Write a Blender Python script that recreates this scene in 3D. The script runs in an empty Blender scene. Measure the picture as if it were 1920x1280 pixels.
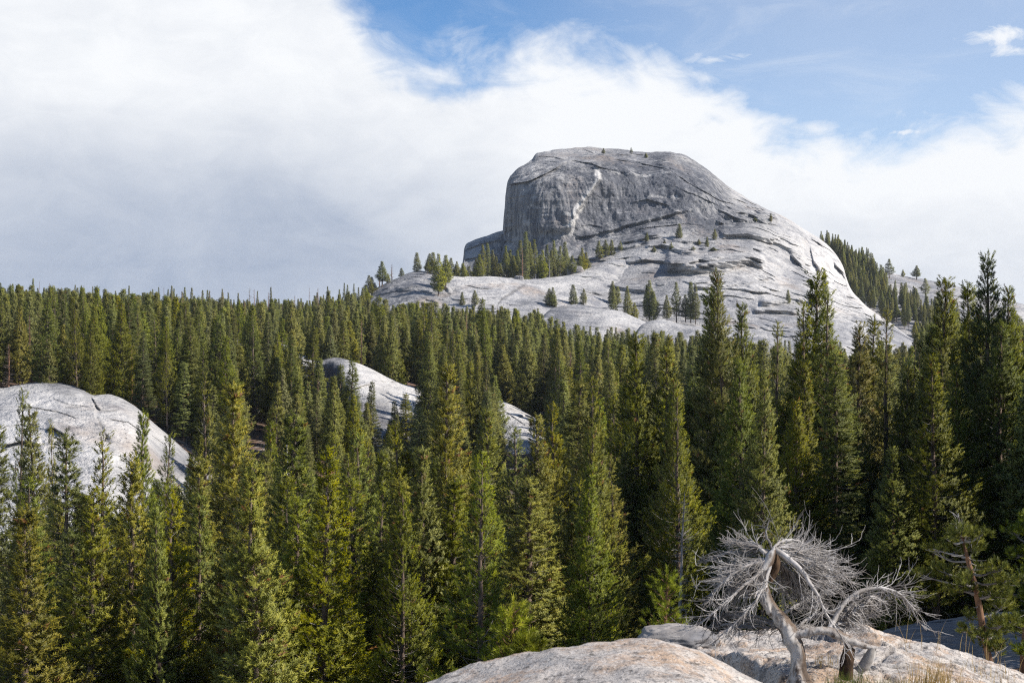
import bpy, math, random
import numpy as np

# ------------------------------------------------------------------ camera, world, sun, exposure
S = bpy.context.scene
C = S.collection
F = 1920 * 50 / 36.0            # focal length in photo pixels
CX, CY = 960.0, 640.0
cam_d = bpy.data.cameras.new('camera')
cam_d.lens = 50
cam_d.sensor_width = 36
cam_d.clip_start = 0.2
cam_d.clip_end = 30000
cam_d.dof.use_dof = True
cam_d.dof.focus_distance = 110
cam_d.dof.aperture_fstop = 7.0
cam = bpy.data.objects.new('camera', cam_d)
cam.rotation_euler = (math.radians(90), 0, 0)
C.objects.link(cam)
S.camera = cam

SUN_EL = math.radians(40)
SUN_AZ = math.radians(105)       # measured from +Y (view direction) towards +X
SUN = np.array([math.sin(SUN_AZ) * math.cos(SUN_EL), math.cos(SUN_AZ) * math.cos(SUN_EL), math.sin(SUN_EL)])
sun_d = bpy.data.lights.new('sun', 'SUN')
sun_d.energy = 5.0
sun_d.angle = math.radians(0.5)
sun_d.color = (1.0, 0.94, 0.86)
sun = bpy.data.objects.new('sun', sun_d)
sun.rotation_euler = (math.radians(90) - SUN_EL, 0, math.pi - SUN_AZ)
C.objects.link(sun)

S.view_settings.view_transform = 'Standard'
S.view_settings.look = 'None'
S.view_settings.gamma = 1
S.view_settings.exposure = 0.4
S.cycles.max_bounces = 5
S.cycles.diffuse_bounces = 3
S.cycles.glossy_bounces = 1
S.cycles.transmission_bounces = 3
S.cycles.transparent_max_bounces = 4
S.cycles.use_denoising = False
S.cycles.pixel_filter_type = 'BLACKMAN_HARRIS'
S.cycles.filter_width = 1.15


class NT:
    """small helper for building node trees"""
    def __init__(self, tree):
        self.t = tree
        self.n = tree.nodes
        self.l = tree.links

    def new(self, kind, **kw):
        n = self.n.new(kind)
        for k, v in kw.items():
            setattr(n, k, v)
        return n

    def link(self, a, b):
        self.l.new(a, b)

    def val(self, sock, v):
        if hasattr(v, 'is_output') or isinstance(v, bpy.types.NodeSocket):
            self.l.new(v, sock)
        else:
            sock.default_value = v

    def math(self, op, a, b=0.0, c=None, clamp=False):
        n = self.new('ShaderNodeMath', operation=op, use_clamp=clamp)
        self.val(n.inputs[0], a)
        self.val(n.inputs[1], b)
        if c is not None:
            self.val(n.inputs[2], c)
        return n.outputs[0]

    def mapr(self, v, a, b, c=0.0, d=1.0, smooth=True):
        n = self.new('ShaderNodeMapRange')
        n.interpolation_type = 'SMOOTHSTEP' if smooth else 'LINEAR'
        self.val(n.inputs[0], v)
        for i, x in enumerate((a, b, c, d)):
            self.val(n.inputs[1 + i], x)
        return n.outputs[0]

    def noise(self, vec, scale, detail=4.0, rough=0.55, dist=0.0, out=0):
        n = self.new('ShaderNodeTexNoise')
        if vec is not None:
            self.l.new(vec, n.inputs['Vector'])
        n.inputs['Scale'].default_value = scale
        n.inputs['Detail'].default_value = detail
        n.inputs['Roughness'].default_value = rough
        n.inputs['Distortion'].default_value = dist
        return n.outputs[out]

    def mapping(self, vec, scale=(1, 1, 1), rot=(0, 0, 0), loc=(0, 0, 0)):
        n = self.new('ShaderNodeMapping')
        self.l.new(vec, n.inputs[0])
        n.inputs['Location'].default_value = loc
        n.inputs['Rotation'].default_value = rot
        n.inputs['Scale'].default_value = scale
        return n.outputs[0]

    def mix(self, f, a, b, blend='MIX'):
        n = self.new('ShaderNodeMix', data_type='RGBA', blend_type=blend)
        self.val(n.inputs[0], f)
        for s, v in ((n.inputs[6], a), (n.inputs[7], b)):
            if isinstance(v, tuple):
                s.default_value = v if len(v) == 4 else (*v, 1)
            else:
                self.l.new(v, s)
        return n.outputs[2]

    def attr(self, name):
        n = self.new('ShaderNodeAttribute', attribute_name=name)
        return n.outputs['Fac']

    def curve(self, v, pts):
        n = self.new('ShaderNodeFloatCurve')
        c = n.mapping.curves[0]
        c.points[0].location = pts[0]
        c.points[1].location = pts[-1]
        for p in pts[1:-1]:
            c.points.new(*p)
        n.mapping.update()
        self.l.new(v, n.inputs['Value'])
        return n.outputs[0]


def make_world():
    w = bpy.data.worlds.new('World')
    S.world = w
    w.use_nodes = True
    t = NT(w.node_tree)
    t.n.clear()
    sky = t.new('ShaderNodeTexSky', sky_type='NISHITA', sun_disc=False)
    sky.sun_elevation = SUN_EL
    sky.sun_rotation = SUN_AZ
    sky.altitude = 2600
    sky.air_density = 1.0
    sky.dust_density = 0.25
    sky.ozone_density = 2.4
    gen = t.new('ShaderNodeTexCoord').outputs['Generated']
    nrm = t.new('ShaderNodeVectorMath', operation='NORMALIZE')
    t.link(gen, nrm.inputs[0])
    d = nrm.outputs[0]
    sep = t.new('ShaderNodeSeparateXYZ')
    t.link(d, sep.inputs[0])
    az = t.math('ARCTAN2', sep.outputs[0], sep.outputs[1])     # radians, 0 = +Y
    el = t.math('ARCSINE', sep.outputs[2])
    # position on the sky measured in degrees
    a = t.math('MULTIPLY', az, 57.2958)
    e = t.math('MULTIPLY', el, 57.2958)
    # lower edge of the blue opening as a function of azimuth (the cloud bank lies below it)
    def deg(px, py):
        x = (px - CX) / F
        ad = math.degrees(math.atan(x))
        ed = math.degrees(math.atan((CY - py) / F / math.sqrt(1 + x * x)))
        return ad, ed
    edge = [(-300, -700), (300, -400), (600, -90), (690, 55), (760, 110), (860, 128), (960, 118), (1050, 110),
            (1130, 128), (1260, 135), (1370, 165), (1440, 220), (1540, 262), (1640, 285), (1730, 262),
            (1830, 225), (1930, 195), (2200, 120), (2700, -100)]
    pts = []
    for p in edge:
        ad, ed = deg(*p)
        pts.append(((ad + 45) / 90, ed / 30))
    pts = [(0.0, 1.0)] + pts + [(1.0, 0.7)]
    u = t.mapr(a, -45.0, 45.0, smooth=False)
    ee = t.math('MULTIPLY', t.curve(u, pts), 30.0)
    big = t.mapping(d, scale=(1, 1, 1.5), loc=(3.1, 1.7, 0.4))
    n1 = t.noise(big, 9.0, 8.0, 0.6, 0.6)
    n2 = t.noise(t.mapping(d, scale=(1, 1, 2.2), loc=(7.3, 0.2, 1.0)), 22.0, 7.0, 0.62, 0.9)
    n3 = t.noise(t.mapping(d, scale=(1, 1, 2.0), loc=(1.3, 4.2, 2.0)), 4.0, 5.0, 0.5)
    jit = t.math('ADD', t.math('MULTIPLY', t.math('SUBTRACT', n1, 0.5), 6.5), t.math('MULTIPLY', t.math('SUBTRACT', n2, 0.5), 2.6))
    diff = t.math('ADD', t.math('SUBTRACT', ee, e), jit)       # > 0 : inside the cloud
    dens = t.mapr(diff, -1.5, 1.5)
    # thin veils inside the blue
    thin = t.mapr(t.noise(t.mapping(d, scale=(1, 1, 3.0), rot=(0, 0.3, 0), loc=(2, 9, 3)), 7.0, 8.0, 0.62, 1.2), 0.50, 0.80, 0.0, 0.22)
    # a milkier sky to the right
    milk = t.math('MULTIPLY', t.mapr(a, -4.0, 13.0), 0.30)
    # wisps
    def wisp(px, py, wx, wy, k):
        ad, ed = deg(px, py)
        da = t.math('DIVIDE', t.math('SUBTRACT', a, ad), wx)
        de = t.math('DIVIDE', t.math('SUBTRACT', e, ed), wy)
        r = t.math('SQRT', t.math('ADD', t.math('MULTIPLY', da, da), t.math('MULTIPLY', de, de)))
        m = t.math('SUBTRACT', 1.0, r)
        m = t.math('ADD', m, t.math('MULTIPLY', t.math('SUBTRACT', n2, 0.5), 3.2))
        return t.math('MULTIPLY', t.mapr(m, 0.0, 1.0), k)
    ws = [wisp(1335, 112, 2.4, 0.42, 0.75), wisp(1690, 248, 1.2, 0.22, 0.85), wisp(1880, 70, 1.7, 0.6, 0.95), wisp(1905, 95, 1.6, 0.5, 0.9)]
    tot = t.math('MAXIMUM', t.math('MAXIMUM', ws[0], ws[1]), t.math('MAXIMUM', ws[2], ws[3]))
    cover = t.math('MAXIMUM', t.math('MAXIMUM', dens, tot), t.math('ADD', thin, milk))
    # only a bank of cloud on the horizon ahead, thinning out overhead and behind
    ahead = t.mapr(t.math('ABSOLUTE', a), 40.0, 75.0, 1.0, 0.35)
    high = t.mapr(e, 26.0, 45.0, 1.0, 0.25)
    cover = t.math('MULTIPLY', cover, t.math('MULTIPLY', ahead, high))
    # shade of the bank: bright tops, grey base to the left, pale to the right
    gl = t.curve(t.mapr(e, -1.0, 15.0, smooth=False), [(0.0, 0.14), (0.13, 0.21), (0.27, 0.15), (0.42, 0.30), (0.58, 0.66), (0.75, 0.90), (1.0, 0.78)])
    gr = t.curve(t.mapr(e, -1.0, 15.0, smooth=False), [(0.0, 0.88), (0.22, 0.78), (0.33, 0.84), (0.45, 0.98), (0.6, 1.0), (1.0, 1.0)])
    lr = t.mapr(t.math('ADD', a, t.math('MULTIPLY', t.math('SUBTRACT', n3, 0.5), 14.0)), -11.0, 2.5)
    g = t.math('ADD', t.math('MULTIPLY', gl, t.math('SUBTRACT', 1.0, lr)), t.math('MULTIPLY', gr, lr))
    g = t.math('ADD', g, t.math('MULTIPLY', t.math('SUBTRACT', n1, 0.5), 0.62))
    g = t.math('ADD', g, t.math('MULTIPLY', t.math('SUBTRACT', n2, 0.5), 0.30))
    g = t.math('ADD', g, t.math('MULTIPLY', t.math('SUBTRACT', n3, 0.5), 0.30), clamp=True)
    ccol = t.mix(g, (0.27, 0.325, 0.43), (0.735, 0.75, 0.77))
    nis = t.new('ShaderNodeVectorMath', operation='SCALE')
    sat = t.new('ShaderNodeHueSaturation')
    sat.inputs['Saturation'].default_value = 1.18
    t.link(sky.outputs[0], sat.inputs['Color'])
    t.link(sat.outputs[0], nis.inputs[0])
    nis.inputs['Scale'].default_value = SKY_K
    col = t.mix(cover, nis.outputs[0], ccol)
    bg = t.new('ShaderNodeBackground')
    t.link(col, bg.inputs[0])
    bg.inputs[1].default_value = 1.0
    out = t.new('ShaderNodeOutputWorld')
    t.link(bg.outputs[0], out.inputs[0])


SKY_K = 0.115
make_world()

# ------------------------------------------------------------------ numeric helpers
rng = np.random.default_rng(11)


def unproj(px, py, Y):
    px, py, Y = np.broadcast_arrays(np.asarray(px, float), np.asarray(py, float), np.asarray(Y, float))
    return np.stack([(px - CX) / F * Y, Y, (CY - py) / F * Y], -1)


def hash3(i, j, k):
    h = (i.astype(np.int64) * 374761393 + j.astype(np.int64) * 668265263 + k.astype(np.int64) * 2147483647) & 0xFFFFFFFF
    h = ((h ^ (h >> 13)) * 1274126177) & 0xFFFFFFFF
    h = (h ^ (h >> 16)) & 0xFFFFFFFF
    return h / 4294967295.0


def vnoise(p):
    f = np.floor(p)
    w = p - f
    w = w * w * w * (w * (w * 6 - 15) + 10)
    i, j, k = (f[..., 0], f[..., 1], f[..., 2])
    r = 0
    for a in (0, 1):
        for b in (0, 1):
            for c in (0, 1):
                wt = (w[..., 0] if a else 1 - w[..., 0]) * (w[..., 1] if b else 1 - w[..., 1]) * (w[..., 2] if c else 1 - w[..., 2])
                r = r + wt * hash3(i + a, j + b, k + c)
    return r * 2 - 1


def fbm(p, octv=4, gain=0.5, lac=2.03):
    r = 0
    a = 1.0
    for o in range(octv):
        r = r + a * vnoise(p * (lac ** o) + 17.3 * o)
        a *= gain
    return r


def ridged(p, octv=4, gain=0.5):
    r = 0
    a = 1.0
    for o in range(octv):
        r = r + a * (1 - np.abs(vnoise(p * (2.03 ** o) + 9.1 * o)) * 2)
        a *= gain
    return r


class TPS:
    def __init__(self, pts, lam=0.0):
        p = np.array(pts, float)
        self.c = p[:, :2] / 100.0
        v = p[:, 2]
        n = len(p)
        K = self.k(self.c, self.c) + lam * np.eye(n)
        P = np.hstack([np.ones((n, 1)), self.c])
        A = np.zeros((n + 3, n + 3))
        A[:n, :n] = K
        A[:n, n:] = P
        A[n:, :n] = P.T
        self.w = np.linalg.solve(A, np.concatenate([v, np.zeros(3)]))

    @staticmethod
    def k(a, b):
        d2 = ((a[:, None, :] - b[None, :, :]) ** 2).sum(-1)
        return 0.5 * d2 * np.log(d2 + 1e-12)

    def __call__(self, x, y):
        sh = np.shape(x)
        q = np.stack([np.ravel(x), np.ravel(y)], -1) / 100.0
        n = len(self.c)
        out = np.empty(len(q))
        for s in range(0, len(q), 50000):
            qq = q[s:s + 50000]
            out[s:s + 50000] = self.k(qq, self.c) @ self.w[:n] + self.w[n] + qq @ self.w[n + 1:]
        return out.reshape(sh)


class Buf:
    """collects triangles and quads (numpy) and links them as ONE mesh object"""
    def __init__(self):
        self.v, self.f, self.nv, self.at = [], [], 0, []

    def add(self, verts, faces, mat=0, tint=0.0):
        verts = np.asarray(verts, float).reshape(-1, 3)
        faces = np.asarray(faces, np.int64)
        self.v.append(verts)
        self.f.append((faces + self.nv, mat, tint))
        self.nv += len(verts)

    def tube(self, path, radii, sides=6, mat=0, tint=0.0, cap=True):
        path = np.asarray(path, float)
        n = len(path)
        radii = np.broadcast_to(np.asarray(radii, float), (n,))
        tg = np.gradient(path, axis=0)
        tg /= np.linalg.norm(tg, axis=1, keepdims=True) + 1e-12
        up = np.array([0.0, 0, 1]) if abs(tg[0, 2]) < 0.9 else np.array([1.0, 0, 0])
        u = np.cross(tg, up)
        u /= np.linalg.norm(u, axis=1, keepdims=True) + 1e-12
        w = np.cross(tg, u)
        ang = np.arange(sides) / sides * 2 * math.pi
        ring = path[:, None, :] + radii[:, None, None] * (np.cos(ang)[None, :, None] * u[:, None, :] + np.sin(ang)[None, :, None] * w[:, None, :])
        vs = ring.reshape(-1, 3)
        i = np.arange(n - 1)[:, None] * sides
        j = np.arange(sides)[None, :]
        jn = (j + 1) % sides
        q = np.stack([i + j, i + jn, i + sides + jn, i + sides + j], -1).reshape(-1, 4)
        self.add(vs, q, mat, tint)
        if cap and sides >= 5:
            vs2 = np.vstack([ring[-1], path[-1][None] + tg[-1] * radii[-1] * 0.4])
            tri = np.stack([np.arange(sides), (np.arange(sides) + 1) % sides, np.full(sides, sides)], -1)
            self.add(vs2, tri, mat, tint)

    def mesh(self, name, mats, smooth=False, vattr=None, bent=False):
        me = bpy.data.meshes.new(name)
        V = np.concatenate(self.v) if self.v else np.zeros((0, 3))
        me.vertices.add(len(V))
        me.vertices.foreach_set('co', V.ravel())
        tot, idx, mi, tn = [], [], [], []
        for f, m, t in self.f:
            n, k = f.shape
            tot.append(np.full(n, k))
            idx.append(f.ravel())
            mi.append(np.broadcast_to(np.asarray(m), (n,)))
            tn.append(np.broadcast_to(np.asarray(t, float), (n,)))
        tot = np.concatenate(tot)
        idx = np.concatenate(idx)
        me.loops.add(len(idx))
        me.loops.foreach_set('vertex_index', idx.astype(np.int32))
        me.polygons.add(len(tot))
        me.polygons.foreach_set('loop_start', (np.cumsum(tot) - tot).astype(np.int32))
        me.polygons.foreach_set('loop_total', tot.astype(np.int32))
        me.polygons.foreach_set('material_index', np.concatenate(mi).astype(np.int32))
        me.polygons.foreach_set('use_smooth', np.full(len(tot), smooth))
        a = me.attributes.new('tint', 'FLOAT', 'FACE')
        a.data.foreach_set('value', np.concatenate(tn).astype(np.float32))
        if vattr:
            for k, arr in vattr.items():
                a = me.attributes.new(k, 'FLOAT', 'POINT')
                a.data.foreach_set('value', np.asarray(arr, np.float32).ravel())
        if bent:
            q = V * np.array([1.0, 1.0, 0.0])
            q = q / (np.linalg.norm(q, axis=1, keepdims=True) + 0.15)
            q[:, 2] = 0.45
            a = me.attributes.new('bent', 'FLOAT_VECTOR', 'POINT')
            a.data.foreach_set('vector', q.astype(np.float32).ravel())
        for m in mats:
            me.materials.append(m)
        me.update()
        me.validate()
        return me


def link(name, data, parent=None, loc=(0, 0, 0)):
    o = bpy.data.objects.new(name, data)
    C.objects.link(o)
    o.location = loc
    if parent is not None:
        o.parent = parent
    return o


def tag(o, label, cat, group=None):
    o['label'] = label
    o['category'] = cat
    if group:
        o['group'] = group
    return o


# ------------------------------------------------------------------ materials
def new_mat(name):
    m = bpy.data.materials.new(name)
    m.use_nodes = True
    t = NT(m.node_tree)
    t.n.clear()
    out = t.new('ShaderNodeOutputMaterial')
    return m, t, out


def mat_granite(name, far=True, speck=1.0, light=(0.62, 0.595, 0.565), dark=(0.088, 0.092, 0.106)):
    """far: scale in tens of metres; else decimetres"""
    m, t, out = new_mat(name)
    pos = t.new('ShaderNodeTexCoord').outputs['Object']
    k = 1.0 if far else 14.0
    n_big = t.noise(pos, 0.018 * k, 6.0, 0.62)
    n_mid = t.noise(pos, 0.11 * k, 6.0, 0.65)
    n_fine = t.noise(pos, 0.7 * k, 5.0, 0.7)
    grey = (0.30, 0.30, 0.315)
    c = t.mix(t.mapr(t.math('ADD', t.math('MULTIPLY', n_big, 0.6), t.math('MULTIPLY', n_mid, 0.4)), 0.44, 0.60), light, grey)
    # fine mottling
    c = t.mix(t.mapr(n_fine, 0.50, 0.68, 0, 0.45 * speck), c, (0.17, 0.172, 0.185))
    lay = t.noise(t.mapping(pos, scale=(1, 1, 5.0), loc=(7, 3, 9)), 0.035 * k, 7.0, 0.68, 0.8)
    sta = t.attr('stain_shade')
    c = t.mix(t.math('MULTIPLY', t.mapr(lay, 0.53, 0.63, 0, 0.75), t.mapr(sta, 0.5, 0.9, 1.0, 0.25)), c, (0.165, 0.168, 0.18))
    # warm iron tint
    warm = t.noise(t.mapping(pos, loc=(40, 10, 5)), 0.035 * k, 5.0, 0.6)
    c = t.mix(t.mapr(warm, 0.54, 0.72, 0, 0.55 if far else 0.75), c, (0.50, 0.37, 0.265))
    # water streaks down steep faces; the painted density also colours in their shade
    st = t.noise(t.mapping(pos, scale=(1, 1, 0.06)), 0.22 * k, 5.0, 0.65)
    st3 = t.noise(t.mapping(pos, scale=(1, 1, 0.045), loc=(5, 1, 2)), 0.62 * k, 4.0, 0.6)
    st2 = t.noise(t.mapping(pos, scale=(1, 1, 0.03)), 0.06 * k, 4.0, 0.6)
    stain_shade = t.attr('stain_shade')
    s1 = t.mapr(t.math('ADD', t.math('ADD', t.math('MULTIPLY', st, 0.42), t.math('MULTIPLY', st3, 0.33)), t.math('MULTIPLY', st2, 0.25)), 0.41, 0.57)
    sk = t.math('MULTIPLY', t.math('ADD', t.math('MULTIPLY', s1, 0.50), 0.55), stain_shade, clamp=True)
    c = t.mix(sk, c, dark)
    pale = t.noise(t.mapping(pos, scale=(1, 1, 0.05), loc=(13, 7, 3)), 0.30 * k, 4.0, 0.6)
    c = t.mix(t.math('MULTIPLY', t.mapr(pale, 0.60, 0.74, 0, 0.4), stain_shade), c, (0.42, 0.41, 0.40))
    flow = t.noise(t.mapping(pos, rot=(0.0, 0.62, 0.25), scale=(0.10, 1, 1.0), loc=(3, 3, 3)), 0.30 * k, 6.0, 0.68, 0.5)
    c = t.mix(t.math('MULTIPLY', t.mapr(flow, 0.54, 0.66, 0, 0.85), t.mapr(t.noise(pos, 0.03 * k, 4.0, 0.6), 0.40, 0.56)), c, (0.15, 0.152, 0.165))
    c = t.mix(t.mapr(t.noise(t.mapping(pos, rot=(0.0, 0.62, 0.25), scale=(0.12, 1, 1.0), loc=(9, 1, 3)), 0.22 * k, 5.0, 0.65), 0.56, 0.70, 0, 0.5), c, (0.66, 0.635, 0.605))
    # pale fresh rock, which also paints sunlight onto bright faces, and dark seams
    c = t.mix(t.math('MULTIPLY', t.attr('fresh_lit'), 0.78), c, (0.70, 0.67, 0.63))
    c = t.mix(t.math('MULTIPLY', t.attr('seam'), 0.8), c, (0.07, 0.065, 0.065))
    b = t.new('ShaderNodeBsdfPrincipled')
    t.link(c, b.inputs['Base Color'])
    b.inputs['Roughness'].default_value = 0.85
    b.inputs['Specular IOR Level'].default_value = 0.25
    bump = t.new('ShaderNodeBump')
    bump.inputs['Strength'].default_value = 0.85
    bump.inputs['Distance'].default_value = 3.0 if far else 0.03
    h = t.math('ADD', t.math('ADD', t.math('MULTIPLY', n_mid, 1.0), t.math('MULTIPLY', n_fine, 0.4)), t.math('MULTIPLY', flow, 0.5))
    t.link(h, bump.inputs['Height'])
    t.link(bump.outputs[0], b.inputs['Normal'])
    t.link(b.outputs[0], out.inputs[0])
    return m


def mat_near_rock(name):
    m, t, out = new_mat(name)
    pos = t.new('ShaderNodeTexCoord').outputs['Object']
    n0 = t.noise(pos, 0.9, 6.0, 0.6)
    n1 = t.noise(pos, 4.0, 7.0, 0.65)
    n2 = t.noise(pos, 26.0, 5.0, 0.7)
    n3 = t.noise(pos, 120.0, 3.0, 0.6)
    c = t.mix(t.mapr(n1, 0.40, 0.62), (0.54, 0.485, 0.43), (0.39, 0.365, 0.34))
    c = t.mix(t.mapr(t.math('ADD', t.math('MULTIPLY', n0, 0.6), t.math('MULTIPLY', n1, 0.4)), 0.48, 0.58, 0, 0.75), c, (0.50, 0.335, 0.21))
    c = t.mix(t.mapr(t.noise(t.mapping(pos, loc=(3, 8, 1)), 2.6, 7.0, 0.7), 0.53, 0.64, 0, 0.7), c, (0.40, 0.27, 0.18))
    c = t.mix(t.mapr(t.noise(t.mapping(pos, loc=(13, 2, 6)), 5.5, 7.0, 0.7), 0.55, 0.66, 0, 0.7), c, (0.17, 0.15, 0.14))
    c = t.mix(t.mapr(n2, 0.52, 0.64, 0, 0.8), c, (0.12, 0.11, 0.105))
    c = t.mix(t.mapr(t.noise(pos, 58.0, 3.0, 0.6), 0.56, 0.64, 0, 0.75), c, (0.10, 0.095, 0.09))
    c = t.mix(t.mapr(t.noise(t.mapping(pos, loc=(5, 5, 5)), 46.0, 3.0, 0.6), 0.55, 0.66, 0, 0.7), c, (0.64, 0.60, 0.56))
    c = t.mix(t.mapr(t.noise(t.mapping(pos, loc=(2, 7, 5)), 9.0, 6.0, 0.7), 0.60, 0.64, 0, 0.8), c, (0.07, 0.066, 0.06))
    c = t.mix(t.math('MULTIPLY', t.attr('seam'), 0.8), c, (0.06, 0.05, 0.045))
    b = t.new('ShaderNodeBsdfPrincipled')
    t.link(c, b.inputs['Base Color'])
    b.inputs['Roughness'].default_value = 0.9
    b.inputs['Specular IOR Level'].default_value = 0.2
    bump = t.new('ShaderNodeBump')
    bump.inputs['Strength'].default_value = 0.8
    bump.inputs['Distance'].default_value = 0.03
    h = t.math('ADD', t.math('MULTIPLY', n1, 1.2), t.math('ADD', t.math('MULTIPLY', n2, 0.5), t.math('MULTIPLY', n3, 0.15)))
    t.link(h, bump.inputs['Height'])
    t.link(bump.outputs[0], b.inputs['Normal'])
    t.link(b.outputs[0], out.inputs[0])
    return m


def mat_floor(name):
    m, t, out = new_mat(name)
    pos = t.new('ShaderNodeTexCoord').outputs['Object']
    n1 = t.noise(pos, 0.16, 6.0, 0.65)
    n2 = t.noise(pos, 1.6, 6.0, 0.7)
    c = t.mix(t.mapr(n2, 0.35, 0.68), (0.12, 0.078, 0.058), (0.235, 0.155, 0.115))
    c = t.mix(t.mapr(n1, 0.55, 0.63, 0, 0.75), c, (0.34, 0.31, 0.285))
    c = t.mix(t.mapr(t.noise(pos, 0.5, 5.0, 0.6), 0.57, 0.70, 0, 0.6), c, (0.05, 0.065, 0.022))
    b = t.new('ShaderNodeBsdfPrincipled')
    t.link(c, b.inputs['Base Color'])
    b.inputs['Roughness'].default_value = 1.0
    b.inputs['Specular IOR Level'].default_value = 0.1
    bump = t.new('ShaderNodeBump')
    bump.inputs['Strength'].default_value = 0.9
    bump.inputs['Distance'].default_value = 0.4
    t.link(n2, bump.inputs['Height'])
    t.link(bump.outputs[0], b.inputs['Normal'])
    t.link(b.outputs[0], out.inputs[0])
    return m


def mat_needles(name, cols, cone=(0.20, 0.095, 0.028), transl=0.32, bent=True):
    """cols: dark, mid, light needle colours; the tint attribute picks one per shoot, above 1 = brown cone or dry shoot"""
    m, t, out = new_mat(name)
    tint = t.attr('tint')
    rnd = t.new('ShaderNodeObjectInfo').outputs['Random']
    ramp = t.new('ShaderNodeValToRGB')
    e = ramp.color_ramp.elements
    e[0].position = 0.0
    e[0].color = (*cols[0], 1)
    e[1].position = 1.0
    e[1].color = (*cols[2], 1)
    q = e.new(0.55)
    q.color = (*cols[1], 1)
    t.link(tint, ramp.inputs[0])
    hsv = t.new('ShaderNodeHueSaturation')
    t.link(t.mapr(rnd, 0, 1, 0.472, 0.505, smooth=False), hsv.inputs['Hue'])
    t.link(t.mapr(t.math('FRACT', t.math('MULTIPLY', rnd, 7.31)), 0, 1, 0.92, 1.15, smooth=False), hsv.inputs['Saturation'])
    t.link(t.mapr(t.math('FRACT', t.math('MULTIPLY', rnd, 13.7)), 0, 1, 0.82, 1.28, smooth=False), hsv.inputs['Value'])
    t.link(ramp.outputs[0], hsv.inputs['Color'])
    c = t.mix(t.math('GREATER_THAN', tint, 1.5), hsv.outputs[0], cone)
    d = t.new('ShaderNodeBsdfPrincipled')
    t.link(c, d.inputs['Base Color'])
    d.inputs['Roughness'].default_value = 0.55
    d.inputs['Specular IOR Level'].default_value = 0.3
    tr = t.new('ShaderNodeBsdfTranslucent')
    t.link(c, tr.inputs[0])
    if bent:      # needles stand round the shoot: light them as a soft tuft, facing out from the stem
        ba = t.new('ShaderNodeAttribute', attribute_name='bent')
        vt = t.new('ShaderNodeVectorTransform', vector_type='NORMAL', convert_from='OBJECT', convert_to='WORLD')
        t.link(ba.outputs['Vector'], vt.inputs[0])
        g = t.new('ShaderNodeNewGeometry')
        ma = t.new('ShaderNodeVectorMath', operation='MULTIPLY_ADD')
        t.link(g.outputs['Normal'], ma.inputs[0])
        ma.inputs[1].default_value = (0.55, 0.55, 0.55)
        t.link(vt.outputs[0], ma.inputs[2])
        nn = t.new('ShaderNodeVectorMath', operation='NORMALIZE')
        t.link(ma.outputs[0], nn.inputs[0])
        t.link(nn.outputs[0], d.inputs['Normal'])
    mx = t.new('ShaderNodeMixShader')
    mx.inputs[0].default_value = transl
    t.link(d.outputs[0], mx.inputs[1])
    t.link(tr.outputs[0], mx.inputs[2])
    t.link(mx.outputs[0], out.inputs[0])
    return m


def mat_bark(name, c1, c2, scale=3.0, spec=0.15, k=(1, 1, 0.25), lo=0.40, hi=0.60, side=None):
    m, t, out = new_mat(name)
    pos = t.new('ShaderNodeTexCoord').outputs['Object']
    n = t.noise(t.mapping(pos, scale=k), scale, 6.0, 0.65, 0.4)
    n2 = t.noise(pos, scale * 0.35, 4.0, 0.6)
    f = t.mapr(t.math('ADD', t.math('MULTIPLY', n, 0.6), t.math('MULTIPLY', n2, 0.4)), lo, hi)
    c = t.mix(f, c1, c2)
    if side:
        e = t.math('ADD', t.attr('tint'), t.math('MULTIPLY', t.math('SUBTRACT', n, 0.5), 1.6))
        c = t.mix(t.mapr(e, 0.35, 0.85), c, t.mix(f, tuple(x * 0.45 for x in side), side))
    b = t.new('ShaderNodeBsdfPrincipled')
    t.link(c, b.inputs['Base Color'])
    b.inputs['Roughness'].default_value = 0.9
    b.inputs['Specular IOR Level'].default_value = spec
    bump = t.new('ShaderNodeBump')
    bump.inputs['Strength'].default_value = 0.7
    bump.inputs['Distance'].default_value = 0.1 / scale
    t.link(n, bump.inputs['Height'])
    t.link(bump.outputs[0], b.inputs['Normal'])
    t.link(b.outputs[0], out.inputs[0])
    return m


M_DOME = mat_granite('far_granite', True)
M_SLAB = mat_granite('bright_granite', True, 0.35, (0.72, 0.695, 0.66))
M_ROCK = mat_near_rock('near_granite')
M_FLOOR = mat_floor('forest_floor')
M_NEEDLE = mat_needles('pine_needles', [(0.0761, 0.094, 0.0178), (0.1774, 0.2016, 0.0296), (0.3152, 0.3238, 0.047)])
M_NEEDLE_Y = mat_needles('yellow_pine_needles', [(0.1004, 0.115, 0.0194), (0.2258, 0.2339, 0.0309), (0.377, 0.3609, 0.0494)])
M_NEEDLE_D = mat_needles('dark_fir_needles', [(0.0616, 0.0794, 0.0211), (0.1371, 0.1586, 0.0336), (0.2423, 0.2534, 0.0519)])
M_NEEDLE_S = mat_needles('sapling_needles', [(0.085, 0.105, 0.016), (0.20, 0.225, 0.030), (0.34, 0.345, 0.055)], transl=0.3, bent=False)
M_BARK = mat_bark('pine_bark', (0.075, 0.055, 0.043), (0.22, 0.165, 0.13))
M_BARK_RED = mat_bark('reddish_bark', (0.10, 0.055, 0.035), (0.26, 0.15, 0.09), 12.0)
M_GREYWOOD = mat_bark('grey_twig_wood', (0.15, 0.135, 0.125), (0.34, 0.32, 0.305))
M_SNAG_RED = mat_bark('rusty_dead_wood', (0.17, 0.085, 0.05), (0.30, 0.17, 0.11))
M_SNAG_GREY = mat_bark('grey_brown_twigs', (0.19, 0.135, 0.11), (0.33, 0.27, 0.24))
M_BLEACHED = mat_bark('bleached_wood', (0.30, 0.275, 0.25), (0.60, 0.57, 0.54), 9.0)
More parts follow.
